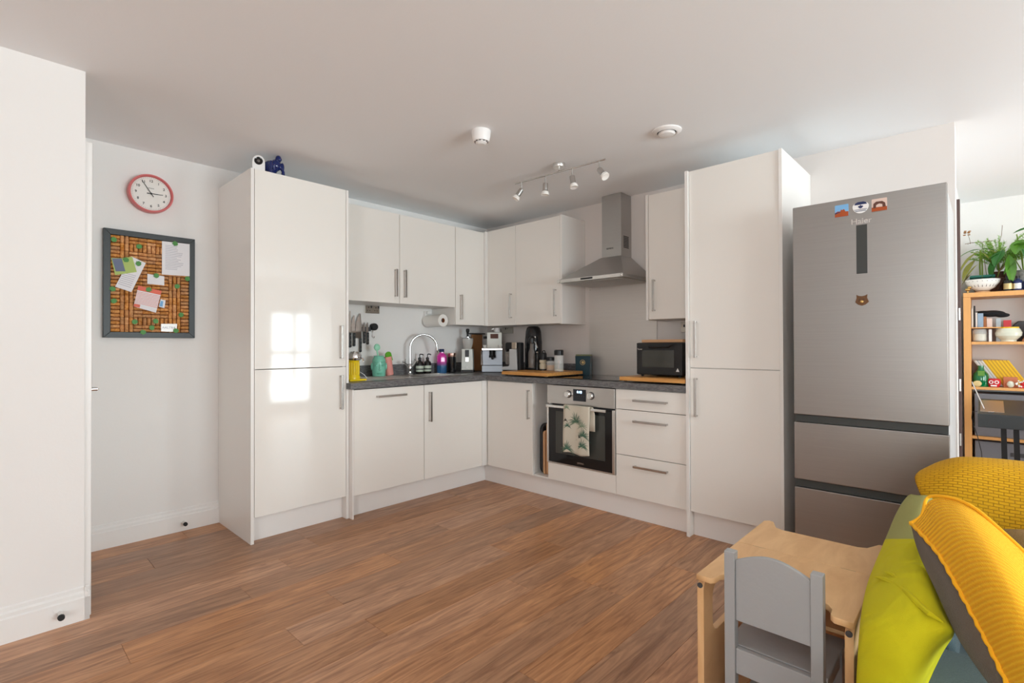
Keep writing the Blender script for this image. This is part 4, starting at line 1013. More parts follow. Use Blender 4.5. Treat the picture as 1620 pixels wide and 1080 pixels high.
# espresso machine in the corner
x, y, z = 3.47, 3.53, WT+.0005
c = thing('espresso_machine', 'white and steel espresso machine in the worktop corner', 'coffee machine', (x, y, z)); o = Vector((x, y, 0))
ang = math.atan2(-.70, -.71); FE = Vector((math.cos(ang), math.sin(ang), 0)); SE = Vector((-FE.y, FE.x, 0)); kw = dict(F=FE, Sd=SE)
b = MB(); obox(b, o, .10, .10, z+.004, z+.065, **kw); b.build('drip_tray', 'steel_machine', c, bev=.003)
b = MB(); obox(b, o-FE*.045, .098, .05, z+.0655, z+.21, **kw); b.build('back_panel', 'steel_machine', c, bev=.002)
b = MB(); obox(b, o-FE*.0, .10, .095, z+.211, z+.232, **kw); b.build('shelf', 'steel_light', c, bev=.003)
b = MB(); obox(b, o-FE*.03-SE*(-.02), .072, .07, z+.2325, z+.385, **kw); b.build('upper_body', 'steel_white', c, bev=.004)
b = MB(); obox(b, o+FE*.041+SE*.02, .038, .0015, z+.325, z+.37, **kw); b.build('gauge_window', 'terracotta_brown', c, bev=.0005)
g = MB(); g.cyl(o+FE*.05+Vector((0, 0, z+.21)), o+FE*.05+Vector((0, 0, z+.165)), .03); g.build('group_head', 'black', c)
g = MB(); p = o+FE*.05+Vector((0, 0, z+.152)); g.cyl(p+Vector((0, 0, .012)), p-Vector((0, 0, .012)), .033); g.cyl(p-Vector((0, 0, .013)), p-Vector((0, 0, .03)), .01); g.tube([p, p+FE*.06, p+FE*.12-Vector((0, 0, .01))], [.009, .009, .012]); g.build('portafilter', 'black', c)
g = MB(); p = o-SE*.105+Vector((0, 0, z+.20)); g.tube([p+SE*.01, p+FE*.03, p+FE*.05-Vector((0, 0, .06)), p+FE*.07-Vector((0, 0, .13))], .005); g.build('steam_wand', 'chrome', c)
g = MB()
for s_ in (-1, 1):
    for f2 in (-1, 1): p = o+SE*s_*.085+FE*f2*.085; g.cyl((p.x, p.y, z), (p.x, p.y, z+.004), .01, seg=10)
g.build('rubber_foot', 'black_rubber', c)
g = MB(); p = o-SE*.062+Vector((0, 0, z+.335)); g.box(p.x-.02, p.x+.02, p.y-.018, p.y+.018, p.z-.012, p.z+.012, bev=.002); g.build('side_switch', 'black', c)
for k, (sf, fo, h_, lab) in enumerate(((.005, .02, .075, 'white milk jug with a wire handle on top of the espresso machine'),)):
    p = o-FE*.03+SE*.045+Vector((0, 0, z+.3865)); q = thing('milk_jug', lab, 'jug', tuple(p))
    MB().lathe([(0, 0), (.030, 0), (.032, .004), (.028, .038), (.030, .044), (.028, .044), (.026, .006), (0, .005)], p).build('jug_body', 'white_plastic', q)
    MB().tube([p-SE*.03+Vector((0, 0, .036)), p-SE*.052+Vector((0, 0, .03)), p-SE*.05+Vector((0, 0, .012)), p-SE*.031+Vector((0, 0, .006))], .0025, seg=6).build('handle', 'steel_light', q)
for k, (s1, lab) in enumerate(((-.07, 'right white espresso cup on the machine shelf'), (.075, 'left white espresso cup on the machine shelf'))):
    p = o+FE*.06+SE*s1+Vector((0, 0, z+.2325)); q = thing('espresso_cup', lab, 'cup', tuple(p), 'cups on the espresso machine')
    MB().lathe([(0, 0), (.012, 0), (.014, .003), (.022, .026), (.0235, .030), (.0215, .030), (.012, .005), (0, .004)], p, seg=18).build('cup_body', 'white_ceramic', q)
c = thing('rail_shelf', 'small black rail with a wooden back board left of the espresso machine', 'rack', (3.50, 3.72, 1.30))
bx(3.41, 3.60, 3.765, 3.842, 1.315, 1.325, bev=.001).build('rail', 'black', c)
bx(3.46, 3.60, 3.81, 3.822, WT+.001, 1.312, bev=.002).build('back_board', 'trivet_wood', c)

# bamboo boards on the right run
def bamboo_board(x0, x1, y0, y1, zz, lab):
    t_ = thing('bamboo_board', lab, 'chopping board', ((x0+x1)/2, (y0+y1)/2, zz), 'thick bamboo boards on the worktop')
    n_ = 8; wv = (x1-x0)/n_
    for k in range(n_): bx(x0+k*wv+.0002, x0+(k+1)*wv-.0002, y0, y1, zz+.008, zz+.034, bev=.0008, seg=1).build('strip', 'bamboo', t_)
    b = MB()
    for a_ in (x0+.03, x1-.03):
        for q in (y0+.03, y1-.03): b.cyl((a_, q, zz), (a_, q, zz+.008), .012, seg=12)
    b.build('rubber_foot', 'black_rubber', t_)
BT = WT+.0055+.0345
bamboo_board(3.068, 3.55, 2.515, 3.01, WT+.0055, 'thick bamboo board under the coffee jars, left of the hob')
bamboo_board(3.068, 3.60, 1.392, 1.865, WT+.0055, 'thick bamboo board under the toaster oven')

# capsule machine
x, y = 3.30, 3.075; z = BT
c = thing('capsule_machine', 'light grey capsule coffee machine with black tank and round foot', 'coffee machine', (x, y, z)); o = Vector((x, y, 0))
ang = math.atan2(-.50, -.86); FC = Vector((math.cos(ang), math.sin(ang), 0)); SC = Vector((-FC.y, FC.x, 0))
# local profile: seen from the side, foot towards the left (+Y)
T = Vector((-.25, .97, 0)).normalized(); Nn = Vector((-T.y, T.x, 0))*-1   # T along the machine, N towards camera
def sideprism(poly, w_, name, m, off=0, bev=.004): 
    b = MB(); b.prism(poly, Vector((x, y, z))+Nn*(w_/2+off), T, ZA, -Nn, w_); return b.build(name, m, c, bev=bev, smooth=False)
sideprism([(-.045, .0), (.105, .0), (.115, .008), (.115, .018), (.10, .028), (.045, .032), (.035, .045), (.035, .185), (-.035, .185), (-.045, .03)], .075, 'body', 'grey_plastic')
b = MB(); b.lathe([(0, 0), (.028, 0), (.028, .002), (0, .002)], Vector((x, y, z+.030))+T*.075); b.build('drip_grid', 'black', c)
sideprism([(-.035, .186), (.012, .186), (.012, .245), (-.035, .245)], .07, 'brushed_head', 'beige_metal')
sideprism([(.013, .186), (.055, .186), (.072, .16), (.080, .18), (.078, .235), (.066, .246), (.013, .246)], .06, 'spout_head', 'black')
sideprism([(.036, .05), (.075, .05), (.08, .16), (.036, .16)], .05, 'water_tank', 'smoke_glass', off=-.01)
b = MB(); b.lathe([(0, 0), (.012, 0), (.012, .002), (0, .002)], Vector((x, y, z+.13))+Nn*.038, axis=Nn, sx=1, sy=3); b.build('side_inlay', 'dark_grey', c)
sideprism([(-.075, 0), (-.046, 0), (-.046, .24), (-.06, .246), (-.075, .24)], .07, 'rear_column', 'black')

x, y = 3.45, 2.985
c = thing('soda_maker', 'tall glossy black drinks maker with chrome lever, reaching the wall cabinet', 'soda maker', (x, y, z)); o = Vector((x, y, 0))
FS = Vector((-.86, -.50, 0)).normalized(); SS = Vector((-FS.y, FS.x, 0))
b = MB(); b.lathe([(0, 0), (.080, 0), (.083, .008), (.083, .02), (0, .02)], (x, y, z), sx=.9); b.build('base', 'black', c)
b = MB(); b.lathe([(0, .0205), (.074, .0205), (.078, .05), (.078, .24), (.070, .34), (.06, .375), (.045, .388), (0, .392)], Vector((x, y, z))-FS*.012, seg=32); b.build('column', 'black_gloss', c)
b = MB(); p = o+FS*.075+Vector((0, 0, z)); b.lathe([(0, .235), (.026, .235), (.028, .25), (.026, .28), (.010, .30), (0, .30)], p, seg=18); b.build('nozzle_head', 'black', c)
b = MB(); p = o+FS*.078+SS*.02+Vector((0, 0, z)); b.tube([p+Vector((0, 0, .255)), p+SS*.02+FS*.01+Vector((0, 0, .235)), p+SS*.035+FS*.015+Vector((0, 0, .195))], .006); b.sph(p+SS*.012+Vector((0, 0, .29)), .009); b.build('lever', 'chrome', c)
b = MB(); p = o+FS*.078+Vector((0, 0, z)); b.lathe([(0, .0205), (.030, .0205), (.031, .03), (.031, .15), (.015, .19), (.013, .234), (0, .234)], p, seg=18); b.build('glass_bottle', 'smoke_glass', c)

def jar(name, lab, cat, x, y, r, h, body, lid, lidh, fill=None, fh=.5, grp='jars on the left bamboo board', foot=None):
    t_ = thing(name, lab, cat, (x, y, BT), grp)
    MB().lathe([(0, 0), (r*.96, 0), (r, .004), (r, h*.9), (r*.9, h), (r*.86, h), (r*.93, h*.9), (r*.93, .006), (0, .005)], (x, y, BT), seg=24).build('jar_body', body, t_)
    if fill: MB().lathe([(0, .0055), (r*.92, .0065), (r*.92, h*fh), (0, h*fh)], (x, y, BT), seg=20).build('contents', fill, t_)
    MB().lathe([(0, h+.0005), (r*.98, h+.0005), (r*.98, h+lidh*.85), (r*.85, h+lidh), (0, h+lidh)], (x, y, BT), seg=24).build('lid', lid, t_)
    return t_
mz = thing('pepper_mill', 'slim black pepper mill with chrome knob beside the drinks maker', 'pepper mill', (3.40, 2.895, BT))
MB().lathe([(0, 0), (.020, 0), (.020, .06), (.014, .075), (.018, .10), (.019, .135), (.012, .150), (0, .150)], (3.40, 2.895, BT), seg=20).build('mill_body', 'black', mz)
MB().lathe([(.0, .1505), (.009, .1505), (.010, .162), (0, .168)], (3.40, 2.895, BT), seg=14).build('knob', 'chrome', mz)
mk = thing('moka_pot', 'black-topped glass and steel coffee maker, left of the spice jar', 'coffee maker', (3.40, 2.83, BT))
MB().lathe([(0, 0), (.033, 0), (.033, .012), (0, .012)], (3.40, 2.83, BT)).build('base', 'black', mk)
MB().lathe([(.028, .0125), (.031, .02), (.031, .05), (.024, .06), (.031, .07), (.031, .09), (0, .092)], (3.40, 2.83, BT)).build('glass_bulb', 'cereal', mk)
MB().lathe([(0, .0925), (.030, .0925), (.031, .14), (.026, .152), (0, .155)], (3.41, 2.835, BT)).build('head', 'black', mk)
MB().tube([(3.402, 2.84, BT+.15), (3.40, 2.83, BT+.17), (3.405, 2.815, BT+.172), (3.41, 2.81, BT+.15)], .004, seg=8).build('handle', 'black', mk)
jar('spice_jar', 'wide low glass jar of orange spice with black lid', 'jar', 3.40, 2.745, .036, .085, 'thin_glass', 'black', .032, 'spice', .55)
jar('storage_jar', 'tall clear glass jar with black lid, rightmost on the left bamboo board', 'jar', 3.33, 2.60, .040, .135, 'thin_glass', 'black', .045, 'cereal', .14)
sc = thing('orange_scoop', 'small orange scoop resting between the spice jar and the tall glass jar', 'scoop', (3.40, 2.675, BT))
MB().tube([(3.42, 2.675, BT+.003), (3.41, 2.665, BT+.06), (3.405, 2.66, BT+.09)], [.006, .005, .008]).build('scoop_handle', 'rust', sc)

c = thing('tea_tin', 'dark teal lidded tin with gold emblem at the back left of the hob', 'tin', (3.60, 2.56, WT))
x, y, z = 3.625, 2.615, WT+.0005
TF = Vector((-.95, -.30, 0)).normalized(); TS = Vector((-TF.y, TF.x, 0)); kt = dict(F=TF, Sd=TS)
x, y = 3.60, 2.585
# sits just behind the board's right corner
b = MB(); obox(b, (x, y-.045, 0), .062, .030, z, z+.165, .068, .032, **kt); tb_ = b.build('tin_body', 'tin_teal', c, bev=.004)
b = MB(); obox(b, (x, y-.045, 0), .066, .032, z+.1655, z+.178, .062, .03, **kt); b.build('lid', 'olive_lid', c, bev=.002)
b = MB(); p = Vector((x, y-.045, z+.11))+TF*.0325; b.lathe([(.019, 0), (.023, 0), (.023, .0012), (.019, .0012), (.019, 0)], p, axis=TF, seg=24); b.lathe([(0, 0), (.012, 0), (.012, .001), (0, .001)], p+TS*.002, axis=TF, seg=16); b.build('emblem', 'gold', tb_)

# toaster oven
c = thing('toaster_oven', 'black countertop toaster oven with wide window on the right bamboo board', 'toaster oven', (3.2, 1.6, BT))
x0 = 3.19; y1 = 1.795; y0 = 1.462; z0 = BT+.012; z1 = z0+.222
bx(x0, x0+.30, y0, y1, z0, z1, bev=.006).build('body', 'black', c)
fp = bx(x0-.012, x0-.0005, y0, y1-.002, z0+.004, z1-.002, bev=.003).build('door', 'black', c)
bx(x0-.0132, x0-.0122, y0+.055, y1-.045, z0+.055, z1-.052).build('window_glass', 'oven_window', fp)
b = MB(); b.tube([(x0-.014, y1-.10, z1-.030), (x0-.032, y1-.11, z1-.032), (x0-.034, y1-.25, z1-.030), (x0-.026, y1-.275, z1-.012)], .006, seg=8); b.build('handle', 'black_gloss', fp)
b = MB(); b.prism([(-.012, 0), (.012, 0), (0, .024)], (x0-.0122, y0+.03, z0+.028), YB, ZA, (-1, 0, 0), .0006); b.build('triangle_badge', 'steel_light', fp, smooth=False)
text('lettering', 'Tower', .014, 'steel_light', fp, (x0-.0126, y1-.028, z1-.045), YB, ZA)
b = MB()
for xx in (x0+.02, x0+.28):
    for yy in (y0+.03, y1-.03): b.cyl((xx, yy, BT), (xx, yy, z0), .009, .011, seg=12)
b.build('foot', 'black_rubber', c)
c = thing('wooden_board', 'thin wooden board lying on top of the toaster oven', 'chopping board', (3.3, 1.6, z1))
bx(x0+.015, x0+.30, y0+.005, y1-.025, z1+.0005, z1+.021, bev=.004).build('board', 'board_pale', c)

# tea towel over the oven handle
c = thing('tea_towel', 'cream tea towel printed with green palms, hung over the oven handle', 'tea towel', (3.03, 2.2, .40))
def ty_(v, u): return 3.0215 - .004*math.sin(u*9+1.0) - .002*math.sin(u*21)*(1-v)
rows_ = []
for i in range(25):
    v = i/24.0
    rows_.append([(ty_(v, j/12.0), 2.318-.232*j/12.0 + .004*math.sin(v*5), .402+.352*v + .006*math.sin(j/12.0*7)*(1-v)) for j in range(13)])
top = [(3.033, p[1], .7565) for p in rows_[-1]]
rows_.append([(3.0245, p[1], .7535) for p in rows_[-2]]); rows_.append(top)
for k, zz in enumerate((.752, .70, .64, .58)): rows_.append([(3.0425+.002*math.sin(j*1.3), p[1]-.030*min(1, (k+1)/2), zz) for j, p in enumerate(top)])
M['towel'] = mat('towel_cloth', (.68, .63, .52), .95, bump=.4, bscale=700)
MB().grid(rows_).build('cloth', 'towel', c, solid=.0015, solid_off=0)
def frond(b, cy, cz, s, n, seed):
    rr = random.Random(seed)
    for k in range(n):
        a = PI/2 + (k-(n-1)/2)*(PI*1.25/n) + rr.uniform(-.08, .08); L_ = s*rr.uniform(.75, 1.05)
        P = []
        for i in range(6):
            t = i/5; P.append((cy + L_*t*math.cos(a), cz + L_*t*math.sin(a) - .35*L_*t*t*abs(math.cos(a))))
        w_ = .0026
        left = []; right = []
        for i, (py, pz) in enumerate(P):
            ww = w_*math.sin(PI*(i+.4)/5.6); left.append((py-ww*math.sin(a), pz+ww*math.cos(a))); right.append((py+ww*math.sin(a), pz-ww*math.cos(a)))
        def P3(q): 
            u = (2.318-q[0])/.232; v = (q[1]-.402)/.352; return (ty_(v, u)-.0016, q[0], q[1])
        g = [[b.bm.verts.new(P3(l)) for l in left], [b.bm.verts.new(P3(r_)) for r_ in right]]
        for i in range(5): b.bm.faces.new((g[0][i], g[0][i+1], g[1][i+1], g[1][i]))
b = MB(); b = None
for q in ((2.205, .64, .080, 19, 1), (2.14, .54, .068, 17, 2), (2.15, .465, .062, 15, 4), (2.285, .43, .068, 17, 3), (2.28, .60, .035, 9, 14)):
    b = MB(); frond(b, *q); b.build('palm_print', 'palm_print', c, smooth=False)
b = MB(); frond(b, 2.145, .61, .05, 10, 6); frond(b, 2.285, .735, .03, 9, 7); frond(b, 2.21, .63, .035, 8, 8); frond(b, 2.13, .46, .03, 8, 9)
b.build('pale_palm_print', 'palm_print_light', c, smooth=False)
b = MB(); frond(b, 2.295, .64, .022, 5, 11); frond(b, 2.175, .53, .022, 5, 12)
b.build('bird_print', 'print_dark', c, smooth=False)

# ------------------------------------------------------------------ child's chair and desk
c = thing('childs_chair', 'small pale grey painted wooden child chair tucked into the plywood desk', 'chair', (1.65, .445, 0))
ya, yb, xb_ = .318, .572, 1.515; pw = .030
for y in (yb-pw, ya): bx(xb_, xb_+.030, y, y+pw, 0, .595, bev=.003).build('rear_leg', 'chair_grey', c)
for y in (yb-pw, ya): bx(1.745, 1.775, y, y+pw, 0, .303, bev=.003).build('front_leg', 'chair_grey', c)
W_ = yb-ya-2*pw-.001; arc = [(-W_/2, .398), (W_/2, .398)] + [(W_/2-W_*k/14, .572+.030*math.sin(PI*k/14)) for k in range(15)]
b = MB(); b.prism(arc, (xb_+.007, (ya+yb)/2, 0), (0, 1, 0), ZA, (1, 0, 0), .014); b.build('back_panel', 'chair_grey', c, smooth=False, bev=.002)
bx(xb_+.0305, 1.79, ya-.004, yb+.004, .304, .318, bev=.004).build('seat', 'chair_grey', c)
bx(xb_+.006, xb_+.024, ya+pw+.0005, yb-pw-.0005, .245, .318, bev=.002).build('rear_rail', 'chair_grey', c)
for y in (yb-.024, ya+.006): bx(xb_+.0305, 1.7445, y, y+.018, .250, .303, bev=.002).build('side_rail', 'chair_grey', c)
bx(1.751, 1.769, ya+pw+.0005, yb-pw-.0005, .250, .303, bev=.002).build('front_rail', 'chair_grey', c)
for y in (yb-.024, ya+.006): bx(xb_+.0305, 1.7445, y, y+.018, .09, .118, bev=.002).build('stretcher', 'chair_grey', c)

c = thing('childs_desk', 'low plywood child desk with notched front and horned rear corners', 'desk', (1.85, .45, 0))
YL, YR = .652, .252; fx = 1.513
def cur(cx_, cy_, r, a0, a1, n=5): return [(cx_+r*math.cos(a0+(a1-a0)*k/n), cy_+r*math.sin(a0+(a1-a0)*k/n)) for k in range(n+1)]
out = [(fx, YR), (fx, YR+.035)] + cur(fx+.02, YR+.035, .02, PI, PI/2) + cur(fx+.045, YR+.08, .025, -PI/2, 0)[::1]
out = [(fx, YR), (fx, YR+.04), (fx+.012, YR+.05), (fx+.04, YR+.052), (fx+.062, YR+.065), (fx+.07, YR+.085), (fx+.07, YL-.085), (fx+.062, YL-.065), (fx+.04, YL-.052), (fx+.012, YL-.05), (fx, YL-.04), (fx, YL)]
front = out + [(1.858, YL), (1.858, YR)]
shape2d('front_flap', [front], .014, 'plywood', c, (0, 0, .493), XA, (0, 1, 0), bev=.0015)
rear = [(1.861, YR), (1.861, YL), (2.15, YL), (2.165, YL-.012), (2.16, YL-.03), (2.10, YL-.055), (2.088, YL-.08), (2.088, YR+.08), (2.10, YR+.055), (2.16, YR+.03), (2.165, YR+.012), (2.15, YR)]
shape2d('rear_top', [rear], .014, 'plywood', c, (0, 0, .493), XA, (0, 1, 0), bev=.0015)
b = MB(); b.box(1.8575, 1.862, YR+.05, YR+.09, .4995, .5012); b.box(1.8575, 1.862, YL-.09, YL-.05, .4995, .5012); b.build('hinge', 'black', c)
for nm, yy in (('left', YL-.009), ('right', YR+.009)):
    lp = [rrect(.56, .4845, .03, cx=fx+.28+.003, cy=.2425), rrect(.40, .15, .04, cx=fx+.27, cy=.375)]
    shape2d('side_panel', lp, .018, 'plywood', c, (0, yy, 0), XA, ZA, bev=.0008)
    shape2d('ply_edge', [[(p[0]*1, p[1]) for p in rrect(.561, .4851, .03, cx=fx+.28+.003, cy=.2425)], rrect(.5598, .4841, .03, cx=fx+.28+.003, cy=.2425)], .006, 'ply_edge', c, (0, yy, 0), XA, ZA)
bx(2.0, 2.014, YR+.0185, YL-.0185, .20, .485, bev=.001).build('back_panel', 'plywood', c)
bx(1.75, 2.0, YR+.0185, YL-.0185, .345, .357, bev=.001).build('inner_shelf', 'plywood', c)
for yy in (YR+.009, YL-.009): MB().cyl((fx+.001, yy, .47), (fx-.002, yy, .47), .008, seg=12).build('bolt', 'dark_grey', c)

# ------------------------------------------------------------------ sofa
c = thing('sofa', 'grey-teal fabric sofa in the lower right corner, mostly under throws and cushions', 'sofa', (1.7, -.75, 0))
bx(1.10, 2.32, -1.75, .21, .08, .30, bev=.02).build('base', 'teal_fabric', c)
b = MB(); b.box(1.02, 1.70, -.80, .205, .305, .435, bev=.035, seg=4); b.build('seat_cushion', 'teal_fabric', c)
b = MB(); b.box(1.02, 2.07, -1.60, -.805, .305, .435, bev=.035, seg=4); b.build('seat_cushion', 'teal_fabric', c)
bx(1.71, 2.07, .065, .215, .305, .58, bev=.03, seg=4).build('armrest', 'teal_fabric', c)
bx(1.10, 2.07, -1.75, -1.605, .305, .56, bev=.03, seg=4).build('armrest', 'teal_fabric', c)
bx(2.09, 2.30, -1.75, .14, .305, .80, bev=.04, seg=4).build('backrest', 'teal_fabric', c)
for x in (1.2, 2.2):
    for y in (-1.65, .12): MB().cyl((x, y, 0), (x, y, .08), .018, .024).build('leg', 'black', c)

# mustard throw over the back
c = thing('throw_blanket', 'mustard basket-weave throw draped over the sofa back', 'blanket', (2.1, -.3, .5))
R = []
prof = [(2.03, .40), (2.045, .47), (2.05, .55), (2.052, .62), (2.056, .69), (2.062, .75), (2.078, .80), (2.11, .828), (2.16, .835), (2.22, .833), (2.28, .818), (2.315, .78), (2.325, .70), (2.33, .60)]
NY = 30
for i, (px_, pz_) in enumerate(prof):
    row = []
    for j in range(NY+1):
        t = j/NY; y = .165-.95*t
        edge = max(0, 1-t*9)
        dz = -.060*edge**1.5*(1 if pz_ > .7 else 0) + .004*math.sin(y*23+i) ; dx = .006*math.sin(y*17+i*.6)
        if j == 0: y += .02*math.sin(i*1.1)
        row.append((px_+dx, y, pz_+dz))
    R.append(row)
MB().grid(R).build('cloth', 'throw_mustard', c, solid=.010, sub=1, solid_off=0)

# two-tone cushion draped on the arm: cage of front points (x, y, z), closed with a back face
from_cam = None
def P(px, py, X):
    """design-time sight line evaluated at depth X, gives plain room coordinates"""
    a = (px-810)/800.25; e = -(py-540)/800.25
    d = fw + r2*a + u2*e; t = X/d.x; return Vector((0, 0, 1.2)) + d*t
def soft(name, m, parent, rows, back, sub=3, caps=(True, True)):
    """closed soft form: each row of front points is completed by pushed-back points into a ring, rings are joined"""
    mb = MB(); bm = mb.bm; uvl = bm.loops.layers.uv.verify(); rings = []
    for r in rows:
        n = len(r); back_ = [r[j] + back*math.sin(PI*j/(n-1)) for j in range(n-2, 0, -1)]
        rings.append([bm.verts.new(p) for p in list(r)+back_])
    nu, k = len(rings), len(rings[0]); nv = len(rows[0])
    for i in range(nu-1):
        for j in range(k):
            j2 = (j+1) % k
            f = bm.faces.new((rings[i][j], rings[i+1][j], rings[i+1][j2], rings[i][j2]))
            for l, (a, b_) in zip(f.loops, ((i, j), (i+1, j), (i+1, j+1), (i, j+1))): l[uvl].uv = (min(b_, 2*(nv-1)-b_)/(nv-1), a/(nu-1))
    for ring, on in ((rings[0], caps[0]), (rings[-1], caps[1])):
        if not on: continue
        for j in range(nv-1):
            a, b_ = ring[j], ring[j+1]; c_, d_ = ring[(k-j-1) % k], ring[(k-j) % k]
            vs = []
            for v in (a, b_, c_, d_):
                if v not in vs: vs.append(v)
            if len(vs) > 2: bm.faces.new(vs)
    return mb.build(name, m, parent, sub=sub)
c = thing('lime_cushion', 'large cushion with lime body and olive band draped over the sofa arm', 'cushion', (1.75, .16, .56))
def rowsof(spec, dx=0): return [[P(px, py, X+dx) for px, X in cols_] for py, cols_ in spec]
spec = [
    (776, [(1440, 2.16), (1446, 2.13), (1453, 2.11), (1461, 2.10), (1468, 2.11), (1475, 2.13), (1481, 2.16)]),
    (787, [(1426, 2.12), (1436, 2.05), (1447, 2.02), (1459, 2.01), (1469, 2.02), (1478, 2.06), (1487, 2.12)]),
    (812, [(1411, 2.07), (1423, 1.97), (1437, 1.92), (1452, 1.90), (1466, 1.92), (1480, 1.97), (1490, 2.07)]),
    (836, [(1401, 2.03), (1415, 1.91), (1431, 1.86), (1448, 1.845), (1464, 1.86), (1480, 1.91), (1491, 2.02)]),
    (852, [(1394, 2.0), (1409, 1.87), (1427, 1.81), (1446, 1.785), (1464, 1.80), (1480, 1.87), (1492, 1.98)])]
soft('olive_band', 'olive_fabric', c, rowsof(spec), Vector((.10, 0, -.14)), sub=2, caps=(True, False))
spec2 = [spec[-1],
    (868, [(1387, 1.95), (1403, 1.81), (1423, 1.74), (1444, 1.715), (1464, 1.73), (1481, 1.80), (1494, 1.94)]),
    (895, [(1374, 1.84), (1394, 1.70), (1417, 1.63), (1441, 1.605), (1464, 1.62), (1484, 1.68), (1496, 1.84)]),
    (922, [(1363, 1.70), (1385, 1.60), (1411, 1.545), (1438, 1.525), (1462, 1.54), (1484, 1.58), (1498, 1.74)]),
    (950, [(1356, 1.56), (1380, 1.50), (1408, 1.465), (1436, 1.455), (1462, 1.465), (1484, 1.50), (1496, 1.62)]),
    (976, [(1352, 1.48), (1376, 1.43), (1406, 1.415), (1438, 1.41), (1466, 1.42), (1490, 1.44), (1504, 1.52)]),
    (995, [(1350, 1.45), (1375, 1.41), (1405, 1.395), (1437, 1.39), (1468, 1.40), (1496, 1.42), (1524, 1.45)]),
    (1008, [(1349, 1.44), (1374, 1.40), (1405, 1.385), (1436, 1.38), (1464, 1.39), (1488, 1.415), (1506, 1.46)]),
    (1040, [(1347, 1.43), (1372, 1.39), (1403, 1.37), (1430, 1.365), (1455, 1.375), (1474, 1.40), (1486, 1.50)]),
    (1080, [(1345, 1.42), (1369, 1.38), (1400, 1.36), (1424, 1.355), (1443, 1.365), (1457, 1.39), (1466, 1.48)]),
    (1130, [(1344, 1.41), (1366, 1.38), (1395, 1.36), (1415, 1.355), (1430, 1.365), (1440, 1.39), (1446, 1.46)])]
soft('lime_body', 'lime_fabric', c, rowsof(spec2), Vector((.14, 0, -.12)), sub=3, caps=(False, True))
b = MB()
def fold(pts, r):
    b.tube([P(*p) for p in pts], [r*.25]+[r]*(len(pts)-2)+[r*.25], seg=8)
fold([(1384, 912, 1.625), (1400, 916, 1.59), (1418, 924, 1.548), (1436, 938, 1.492), (1452, 954, 1.452), (1470, 970, 1.422), (1492, 984, 1.43)], .0065)
fold([(1400, 904, 1.62), (1413, 909, 1.59), (1424, 918, 1.565), (1434, 932, 1.51), (1444, 945, 1.475)], .005)
b.build('seam_fold', 'lime_fabric', c)

# mustard rib-knit cushion with taupe back
c = thing('knit_cushion', 'bright yellow rib-knit cushion with dark taupe back leaning on the lime cushion', 'cushion', (1.5, -.08, .55))
K = [
 [(1441, 827, 1.70), (1458, 815, 1.71), (1468, 787, 1.76), (1500, 786, 1.73), (1540, 802, 1.69), (1592, 846, 1.63), (1665, 915, 1.56)],
 [(1458, 845, 1.63), (1472, 829, 1.635), (1488, 812, 1.64), (1520, 812, 1.62), (1560, 832, 1.59), (1612, 880, 1.54), (1682, 960, 1.49)],
 [(1486, 878, 1.55), (1502, 864, 1.53), (1524, 852, 1.51), (1554, 855, 1.50), (1590, 875, 1.48), (1638, 925, 1.46), (1702, 1000, 1.44)],
 [(1512, 923, 1.48), (1530, 910, 1.45), (1553, 900, 1.42), (1584, 903, 1.41), (1616, 924, 1.41), (1660, 970, 1.40), (1722, 1050, 1.40)],
 [(1541, 976, 1.42), (1560, 964, 1.38), (1584, 956, 1.355), (1613, 960, 1.35), (1645, 980, 1.35), (1690, 1025, 1.36), (1747, 1100, 1.37)],
 [(1569, 1030, 1.37), (1589, 1018, 1.335), (1613, 1010, 1.31), (1643, 1014, 1.31), (1675, 1035, 1.315), (1720, 1085, 1.33), (1777, 1150, 1.35)],
 [(1597, 1088, 1.33), (1619, 1078, 1.30), (1643, 1070, 1.28), (1673, 1076, 1.28), (1705, 1098, 1.29), (1750, 1145, 1.31), (1807, 1200, 1.34)],
 [(1625, 1140, 1.31), (1647, 1135, 1.285), (1671, 1130, 1.27), (1701, 1136, 1.27), (1733, 1155, 1.28), (1778, 1190, 1.30), (1830, 1240, 1.33)]]
KF = [[P(*q) for q in r] for r in K]
fo_ = MB().grid(KF).build('knit_front', 'rib_knit', c, sub=3)
sil = [(1441, 834), (1441, 852), (1449, 882), (1468, 922), (1486, 962), (1505, 1008), (1545, 1066), (1585, 1115)]
KB = []
for i, r in enumerate(K):
    a = KF[i][0]; X0_ = r[0][2]; sx_, sy_ = sil[i]; e_ = KF[i][-1]; w_ = math.sin(PI*min(max((i+.3)/7.6, 0), 1))
    m1 = P((r[0][0]*.55+sx_*.45), (r[0][1]*.55+sy_*.45), X0_+.005); m2 = P(sx_, sy_, X0_+.03+.03*w_); m3 = P(sx_+14, sy_-8, X0_+.07+.07*w_)
    mid = KF[i][3]+Vector((.10+.06*w_, .01, -.05))
    KB.append([a, m1, m2, m3, mid, KF[i][5]+Vector((.07, 0, -.03)), e_])
MB().grid(KB).build('taupe_back', 'taupe_fabric', c, sub=3)
b = MB()
def spline(pts, n):
    out_ = []
    for k in range(len(pts)-1):
        p0, p1, p2, p3 = pts[max(k-1, 0)], pts[k], pts[k+1], pts[min(k+2, len(pts)-1)]
        for q in range(n):
            t = q/n; out_.append(.5*((2*p1)+(p2-p0)*t+(2*p0-5*p1+4*p2-p3)*t*t+(3*p1-p0-3*p2+p3)*t**3))
    return out_+[pts[-1]]
sl = spline([KF[i][0] for i in range(8)], 8); sl = [p+Vector((0, .0015*math.sin(k*1.9), .0015*math.cos(k*1.9))) for k, p in enumerate(sl)]
tl = spline(KF[0], 8); b.tube(sl, .0045, seg=8); b.tube(tl, .004, seg=8)
